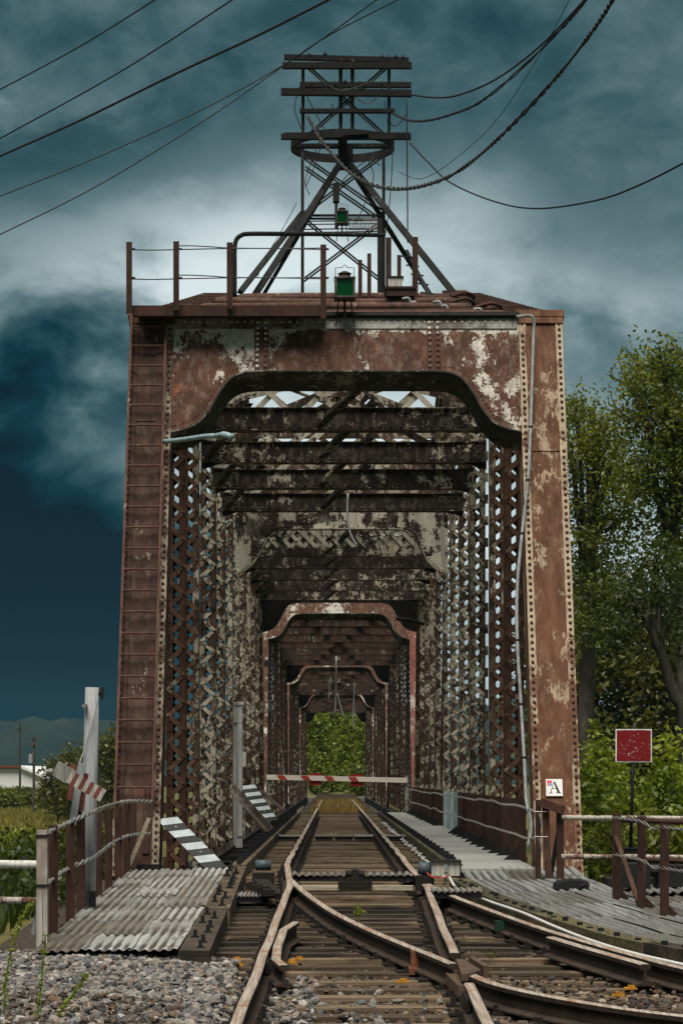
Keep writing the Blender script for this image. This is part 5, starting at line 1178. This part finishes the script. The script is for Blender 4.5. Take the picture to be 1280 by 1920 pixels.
def tree(base, trunk, lobes, label, mat='leaf_tree', per=72, size=.095, sd=.34, tr=.25, name='cottonwood_tree', group='trees right of the bridge', twigs=()):
    """trunk: list of points; lobes: (centre, radii, number of clumps)"""
    T = thing(name, tuple(base), label, 'tree', group)
    P = catmull(trunk, 5); m = MB(); m.tube(P, [tr*(1-.7*i/len(P)) for i in range(len(P))], 9)
    cs = []
    for c, r, n in lobes:
        pts = in_ell(c, r, n); cs += pts
        st = P[int(len(P)*rng.uniform(.45, .95))-1]; c = Vector(c); mid = st.lerp(c, .5) + Vector((0, 0, .4)); m.tube(catmull([st, mid, c], 4), [tr*.42*(1-.8*i/8) for i in range(9)], 6)
        for p in pts[::3]: m.tube(catmull([st.lerp(c, rng.uniform(.4, 1)), (Vector(p)+c)/2 + Vector((0, 0, .15)), Vector(p)], 3), [tr*.14*(1-.7*i/6) for i in range(7)], 5)
    for tw_ in twigs: m.tube(catmull(tw_, 3), [.035*(1-.8*i/(3*(len(tw_)-1))) for i in range(3*(len(tw_)-1)+1)], 5)
    m.build('trunk', 'bark', T, True)
    leaf_mesh('crown', clumps(cs, per, (sd, sd, sd*.75)), size, mat, parent=T)
    return T
def px3(px, py, Y): return tuple(W(px, py, Y))
def lob(px, py, Y, rx, ry, n, rd=2.0): return (px3(px, py, Y), (rx*Y/F, rd, ry*Y/F), n)
gb = lambda px, Y: Vector((W(px, 1460, Y).x, Y, -2.4))
Yt = 62
tw1 = [[px3(1190, 745, Yt), px3(1170, 720, Yt), px3(1150, 708, Yt), px3(1132, 700, Yt)], [px3(1185, 735, Yt), px3(1168, 705, Yt), px3(1162, 685, Yt), px3(1157, 672, Yt)], [px3(1185, 790, Yt), px3(1160, 770, Yt), px3(1148, 752, Yt), px3(1143, 735, Yt)], [px3(1180, 795, Yt), px3(1155, 775, Yt), px3(1138, 768, Yt), px3(1130, 752, Yt)]]
tree(gb(1290, Yt), [gb(1290, Yt), px3(1285, 1350, Yt), px3(1272, 1150, Yt), px3(1262, 950, Yt), px3(1250, 760, Yt)],
     [lob(1245, 690, Yt, 55, 45, 26), lob(1205, 760, Yt, 45, 60, 26), lob(1270, 790, Yt, 60, 70, 34), lob(1215, 880, Yt, 60, 60, 32), lob(1290, 900, Yt, 60, 80, 34), lob(1260, 1000, Yt, 50, 50, 18), lob(1330, 760, Yt, 60, 90, 30), lob(1340, 1000, Yt, 70, 120, 30)],
     'tallest leafy cottonwood at the right edge with bare grey twigs', twigs=tw1)
tree(gb(1090, 66), [gb(1090, 66), px3(1096, 1400, 66), px3(1100, 1280, 66), px3(1108, 1100, 66), px3(1105, 880, 66)],
     [lob(1085, 775, 66, 38, 32, 13), lob(1120, 820, 66, 45, 45, 20), lob(1075, 870, 66, 40, 45, 14), lob(1150, 870, 66, 40, 45, 18), lob(1100, 950, 66, 48, 45, 17), lob(1165, 980, 66, 45, 50, 20), lob(1090, 1040, 66, 40, 45, 15), lob(1140, 1085, 66, 60, 45, 22), lob(1100, 1150, 66, 55, 50, 22)],
     'rounded cottonwood growing right behind the right end post', tr=.33)
tree(gb(1300, 55), [gb(1300, 55), px3(1285, 1370, 55), px3(1262, 1300, 55), px3(1235, 1215, 55), px3(1205, 1150, 55), px3(1190, 1120, 55)],
     [lob(1190, 1110, 55, 50, 40, 18), lob(1235, 1080, 55, 50, 50, 20), lob(1150, 1180, 55, 40, 35, 11), lob(1265, 1180, 55, 35, 40, 12)],
     'leaning pale trunk slanting across the trees at the right edge', 'leaf_dark', tr=.20)
for i, (px, Y, top, lab) in enumerate(((1110, 92, 1090, 'dark background tree just right of the bridge post'), (1180, 96, 1120, 'dark background tree above the red sign'), (1250, 90, 1130, 'dark background tree at the right edge of the wood'), (1320, 95, 1080, 'dark background tree reaching past the right edge'), (1045, 100, 1060, 'dark background tree hidden behind the right end post'))):
    tree(gb(px, Y), [gb(px, Y), px3(px+5, 1350, Y), px3(px, 1250, Y), px3(px, top+40, Y)], [lob(px, top+60, Y, 60, 60, 16), lob(px-25, top+150, Y, 55, 60, 16), lob(px+30, top+160, Y, 55, 60, 16), lob(px, top+260, Y, 70, 60, 22), lob(px, top+340, Y, 70, 55, 18)], lab, 'leaf_dark' if i % 2 else 'leaf_olive', 70, .19, .55, .22, 'woodland_tree', 'background trees on the right')
def shrub(base, w_, h, label, mat, n=14, per=90, size=.10, cat='shrub', group=None, d=None, name='shrub'):
    T = thing(name, tuple(base), label, cat, group); base = Vector(base); m = MB(); d = d or w_
    cs = []
    for k in range(n):
        t = rng.uniform(0, 6.28); rr_ = rng.uniform(0, 1)**.5; zz = rng.uniform(.25, 1)
        taper = 1 - .55*zz**2
        cs.append((base.x+math.cos(t)*rr_*w_*taper, base.y+math.sin(t)*rr_*d*taper, base.z+h*zz))
        m.tube(catmull([base, base.lerp(Vector(cs[-1]), .5)+Vector((0, 0, .1*h)), cs[-1]], 3), [.03, .025, .022, .02, .016, .012, .008], 5)
    m.build('stems', 'bark', T, True)
    leaf_mesh('foliage', clumps(cs, per, (w_*.22, d*.22, h*.11)), size, mat, parent=T); return T
SHR = [(1105, 40, 1440, 'bright shrub tight against the right end post'), (1135, 44, 1425, 'tall bright green shrub left of the red sign pole'), (1165, 47, 1460, 'leafy shrub directly behind the red sign pole'), (1210, 44, 1475, 'bright shrub right of the red sign pole'), (1250, 41, 1440, 'bushy bright shrub near the right frame edge'), (1290, 43, 1450, 'shrub cut by the right frame edge'), (1120, 34, 1540, 'low dark shrub behind the right pipe railing'), (1230, 35, 1560, 'low shrub below the right pipe railing'), (1180, 36, 1545, 'low shrub at the foot of the sign')]
for i, (px, Y, top, lab) in enumerate(SHR):
    b_ = gb(px, Y); h = W(px, top, Y).z - b_.z; shrub(b_, .55 if i < 6 else .75, h, lab, 'leaf_bright' if i < 6 else 'leaf_tree', 26, 85, .085, group='shrubs right of the bridge')
# left side
for px, Y, wd, top, lab, mt in ((115, 150, 1.6, 1420, 'rounded olive bush left of the grey pole', 'leaf_olive'), (150, 145, 1.7, 1395, 'taller olive bush behind the gate stub', 'leaf_olive'), (200, 140, 1.8, 1388, 'bush between grey pole and left end post', 'leaf_olive'), (240, 140, 1.8, 1395, 'bush hidden behind the left end post', 'leaf_olive'), (40, 235, 3.6, 1482, 'low green thicket below the white shed', 'leaf_olive'), (95, 225, 2.6, 1480, 'low thicket right of the white shed', 'leaf_olive'), (-10, 230, 3.0, 1480, 'low thicket cut by the left edge', 'leaf_tree'), (20, 62, 1.3, 1572, 'green bush in the meadow at the left edge', 'leaf_bright'), (70, 60, 1.0, 1575, 'green bush in the meadow behind the whitewashed post', 'leaf_tree'), (120, 58, 1.1, 1565, 'green bush behind the brown fence posts', 'leaf_olive')):
    b_ = gb(px, Y); h = W(px, top, Y).z - b_.z; shrub(b_, wd, h, lab, mt, 34, 110 if Y < 100 else 90, max(.08, .0012*Y), group='bushes left of the bridge', d=wd)
for px, Y, top, lab in ((20, 33, 1612, 'dark shrub under the left pipe fence'), (60, 30, 1630, 'dark shrub behind the whitewashed post'), (105, 34, 1605, 'dark shrub behind the brown fence posts'), (150, 36, 1590, 'dark shrub behind the grey pole foot'), (200, 38, 1570, 'dark shrub beside the left bottom chord'), (-15, 28, 1640, 'dark shrub at the left frame edge'), (20, 23, 1690, 'low dark shrub below the lower pipe rail'), (62, 24, 1680, 'low dark shrub at the foot of the whitewashed post'), (110, 25.5, 1650, 'low dark shrub under the fence sill')):
    b_ = gb(px, Y); h = W(px, top, Y).z - b_.z; shrub(b_, .8, h, lab, 'leaf_dark', 26, 110, .065, group='dark shrubs on the left bank')
# meadow grass: blades
n = 34000; Yg = 40 + (290-40)*rng.uniform(0, 1, n)**1.3; Xg = CX + (rng.uniform(-120, 250, n)-626)*Yg/F
hg = np.array([ground_z(x, y) for x, y in zip(Xg, Yg)]); C = np.stack([Xg, Yg, hg + .22], 1)
leaf_mesh('meadow_grass', C, .14, 'grass_field', elong=5.5, droop=True, label='tall yellow green meadow grass on the left', kind='stuff', category='grass')
n = 5000; Yg = rng.uniform(17.5, 30, n); Xg = -3.2 - 3.5*rng.uniform(0, 1, n); hg = np.array([ground_z(x, y) for x, y in zip(Xg, Yg)])
leaf_mesh('bank_grass', np.stack([Xg, Yg, hg+.10], 1), .05, 'leaf_dark', elong=6, droop=True, label='dark rank grass on the bank left of the fence', kind='stuff', category='grass')
# far trees behind the last arch
for i, (px, Y, top, lab) in enumerate(((585, 205, 1340, 'bright green tree filling the far arch on the left'), (625, 215, 1330, 'bright green tree in the middle of the far arch'), (665, 208, 1345, 'green tree at the right of the far arch'), (700, 220, 1330, 'green tree hidden right of the far arch'), (550, 220, 1330, 'green tree hidden left of the far arch'))):
    b_ = Vector((W(px, 0, Y).x, Y, -.6)); h = W(px, top, Y).z - b_.z
    shrub(b_, 1.9, h, lab, 'leaf_far' if i % 2 == 0 else 'leaf_tree', 60, 110, .2, 'tree', 'trees beyond the far arch', 1.6, 'leafy_tree')
for i, (px, Y, top, lab) in enumerate(((598, 192, 1440, 'low dark bush at the end of the track, left'), (640, 194, 1450, 'low bush at the end of the track, middle'), (672, 191, 1440, 'low dark bush at the end of the track, right'))):
    b_ = Vector((W(px, 0, Y).x, Y, -.6)); h = W(px, top, Y).z - b_.z; shrub(b_, 1.1, h, lab, 'leaf_tree', 26, 60, .2, 'bush', 'bushes at the track end', 1.0, 'bush')
n = 2600; Xg = rng.uniform(-1.0, 1.0, n); Yg = np.where(rng.uniform(size=n) < .5, rng.uniform(80, 84, n), rng.uniform(95, 120, n)); C = np.stack([Xg, Yg, -.10 + .05*rng.uniform(-1, 1, n)], 1)
leaf_mesh('dry_grass', C, .045, 'dry_grass', elong=5, droop=True, label='straw coloured dry grass between the far rails', kind='stuff', category='grass')
# weeds in the near left corner
for k, (pts, lab) in enumerate(((((8, 1925), (10, 1860), (18, 1800), (35, 1740), (58, 1692)), 'tall yellow green weed arching in the lower left corner'), (((70, 1925), (74, 1880), (80, 1820), (86, 1755)), 'upright thin weed stalk right of the corner weed'), (((100, 1925), (118, 1890), (140, 1860), (162, 1828)), 'slanting weed stalk nearest the gravel middle'))):
    T = thing('weed', px3(*pts[0], 14.3), lab, 'weed', 'weeds in the gravel'); P = catmull([W(x, y, 14.3) for x, y in pts], 6)
    MB().tube([gb(0, 14.3)*0 + Vector((P[0].x, 14.3, -.62))] + P, [.006]*(len(P)) + [.003], 5).build('stalk', 'stem_green', T)
    L = []; 
    for p in P[4:]:
        for _ in range(9): L.append(tuple(p + Vector((random.gauss(0, .012), random.gauss(0, .012), random.gauss(0, .012)))))
    leaf_mesh('leaves', L, .014, 'leaf_bright', parent=T, elong=2.6)
p = W(672, 1708, 21.6); T = thing('seedling', (p.x, 21.6, -.42), 'tiny green seedling between the rails of the switch', 'weed', 'seedlings in the track'); leaf_mesh('leaves', [tuple(p+Vector((random.gauss(0, .02), 0, random.gauss(0, .025)))) for _ in range(26)], .028, 'leaf_bright', parent=T); MB().tube([(p.x, 21.6, -.45), p], .004, 5).build('stalk', 'stem_green', T)
p = W(921, 1785, 17.2); T = thing('seedling', (p.x, 17.2, -.5), 'tiny green seedling right of the frog', 'weed', 'seedlings in the track'); leaf_mesh('leaves', [tuple(p+Vector((random.gauss(0, .018), 0, random.gauss(0, .03)))) for _ in range(24)], .02, 'leaf_olive', parent=T); MB().tube([(p.x, 17.2, -.52), p], .003, 5).build('stalk', 'stem_green', T)
# ================================================================== gravel
def stones(name, label, mat, boxes, smin, smax):
    ico = []; t = (1+5**.5)/2
    base = np.array([(-1,t,0),(1,t,0),(-1,-t,0),(1,-t,0),(0,-1,t),(0,1,t),(0,-1,-t),(0,1,-t),(t,0,-1),(t,0,1),(-t,0,-1),(-t,0,1)])/1.9
    fc = np.array([(0,11,5),(0,5,1),(0,1,7),(0,7,10),(0,10,11),(1,5,9),(5,11,4),(11,10,2),(10,7,6),(7,1,8),(3,9,4),(3,4,2),(3,2,6),(3,6,8),(3,8,9),(4,9,5),(2,4,11),(6,2,10),(8,6,7),(9,8,1)])
    V, Fc = [], []; cnt = 0
    for (x0, x1, y0, y1, n, dz) in boxes:
        for _ in range(n):
            x, y = rng.uniform(x0, x1), rng.uniform(y0, y1); s = smin + (smax-smin)*rng.uniform()**2.2
            q = base*(1+rng.normal(0, .20, (12, 1)))*s*np.array([rng.uniform(.8, 1.35), rng.uniform(.7, 1.2), rng.uniform(.5, .9)])
            a = rng.uniform(0, 6.28); b = rng.normal(0, .4); ca, sa = math.cos(a), math.sin(a); cb_, sb = math.cos(b), math.sin(b)
            q = q @ np.array([[ca, -sa, 0], [sa, ca, 0], [0, 0, 1]]) @ np.array([[1, 0, 0], [0, cb_, -sb], [0, sb, cb_]])
            V.append(q + np.array([x, y, ground_z(x, y) + dz + s*.25 + abs(rng.normal(0, .012))])); Fc.append(fc + 12*cnt); cnt += 1
    me = bpy.data.meshes.new(name); V = np.concatenate(V); Fc = np.concatenate(Fc); me.from_pydata(V.tolist(), [], Fc.tolist()); me.materials.append(MATS[mat]); me.update()
    obj(name, me, None, label=label, kind='stuff', category='gravel')
stones('gravel', 'grey and pink ballast stones left of the track', 'gravel', [(-3.1, -.95, 13.3, 18.7, 12500, .05), (-1.3, -.3, 13.3, 17.6, 1100, .03), (-.3, 1.6, 13.3, 17.0, 400, .02)], .010, .040)
stones('ballast', 'brown dirty ballast between the near ties', 'gravel_brown', [(-1.6, .72, 12.9, 18.0, 4200, -.008), (-3.0, -1.2, 13.0, 15.6, 900, .075), (.8, 3.4, 12.9, 16.3, 3800, .02), (.8, 2.8, 16, 17.6, 600, .03), (-1.4, 1.6, 17.5, 21, 500, .0)], .012, .036)
# ================================================================== far things on the left
for px, top, base, Y, lab in ((38, 1353, 1462, 240, 'taller far utility pole left, with crossarm'), (64, 1380, 1462, 200, 'nearer utility pole with two crossarms and transformer')):
    T = thing('utility_pole', (W(px, 0, Y).x, Y, -2.3), lab, 'utility pole', 'utility poles in the field'); a, b = W(px, base, Y), W(px, top, Y)
    MB().tube([(a.x, Y, -2.5), b], [.14, .10], 8).build('pole', 'bark', T); o = W(px, top+13, Y) if px < 50 else W(px, top+4, Y)
    MB().hexa(o.x-17*Y/F, o.x+17*Y/F, Y-.2, Y-.05, o.z-.06, o.z+.06).build('crossarm', 'bark', T)
    if px > 50: c0 = W(px, top+16, Y); MB().hexa(c0.x-.5, c0.x+.5, Y-.2, Y-.05, c0.z-.07, c0.z+.07).build('crossarm', 'bark', T); c0 = W(px-5, top+42, Y); MB().tube([c0-Vector((0, .2, .4)), c0+Vector((0, -.2, .4))], .2, 8).build('transformer', 'grey_pole', T)
Yb = 260; T = thing('white_shed', (W(30, 0, Yb).x, Yb, -2.4), 'long low white metal shed beyond the meadow', 'shed')
x0, x1 = W(-160, 0, Yb).x, W(112, 0, Yb).x; zt, zr_ = W(0, 1452, Yb).z, W(0, 1437, Yb).z
xr = W(40, 0, Yb).x
MB().prism([(x0, -2.6), (x1-.3, -2.6), (x1-.3, .45), (xr, zr_-.25), (x0, zr_-.25)], 0, 30, lambda a, b, c: (a, Yb+c, b)).build('wall', 'white_shed_wall' if False else 'white_clean', T)
MB().quadbox([(x0, Yb-.5, zr_-.15), (xr, Yb-.5, zr_-.15), (xr, Yb+30.5, zr_-.15), (x0, Yb+30.5, zr_-.15), (x0, Yb-.5, zr_+.1), (xr, Yb-.5, zr_+.1), (xr, Yb+30.5, zr_+.1), (x0, Yb+30.5, zr_+.1)]).build('roof', 'orange_rust', T)
MB().quadbox([(xr, Yb-.5, zr_-.2), (x1, Yb-.5, .38), (x1, Yb+30.5, .38), (xr, Yb+30.5, zr_-.2), (xr, Yb-.5, zr_+.12), (x1, Yb-.5, .65), (x1, Yb+30.5, .65), (xr, Yb+30.5, zr_+.12)]).build('roof', 'white_clean', T)
for k in range(14): x = x0 + (x1-x0)*(k+.5)/14; MB().hexa(x-.05, x+.05, Yb-.06, Yb-.001, -2.5, .35).build('wall_rib', 'stripe_white', T)
# ================================================================== air
m = bpy.data.materials.new('haze'); m.use_nodes = True; MATS['haze'] = m; n = N(m.node_tree); n.n.clear()
pv = n.new('ShaderNodeVolumePrincipled'); pv.inputs['Color'].default_value = (.20, .62, .85, 1); pv.inputs['Density'].default_value = .00010; pv.inputs['Anisotropy'].default_value = .2
om = n.new('ShaderNodeOutputMaterial'); n.l.new(pv.outputs[0], om.inputs['Volume'])
MB().hexa(-1400, 1400, -70, 2100, -12, 75).build('haze', 'haze', kind='stuff', label='thin blue haze over the valley', category='haze')
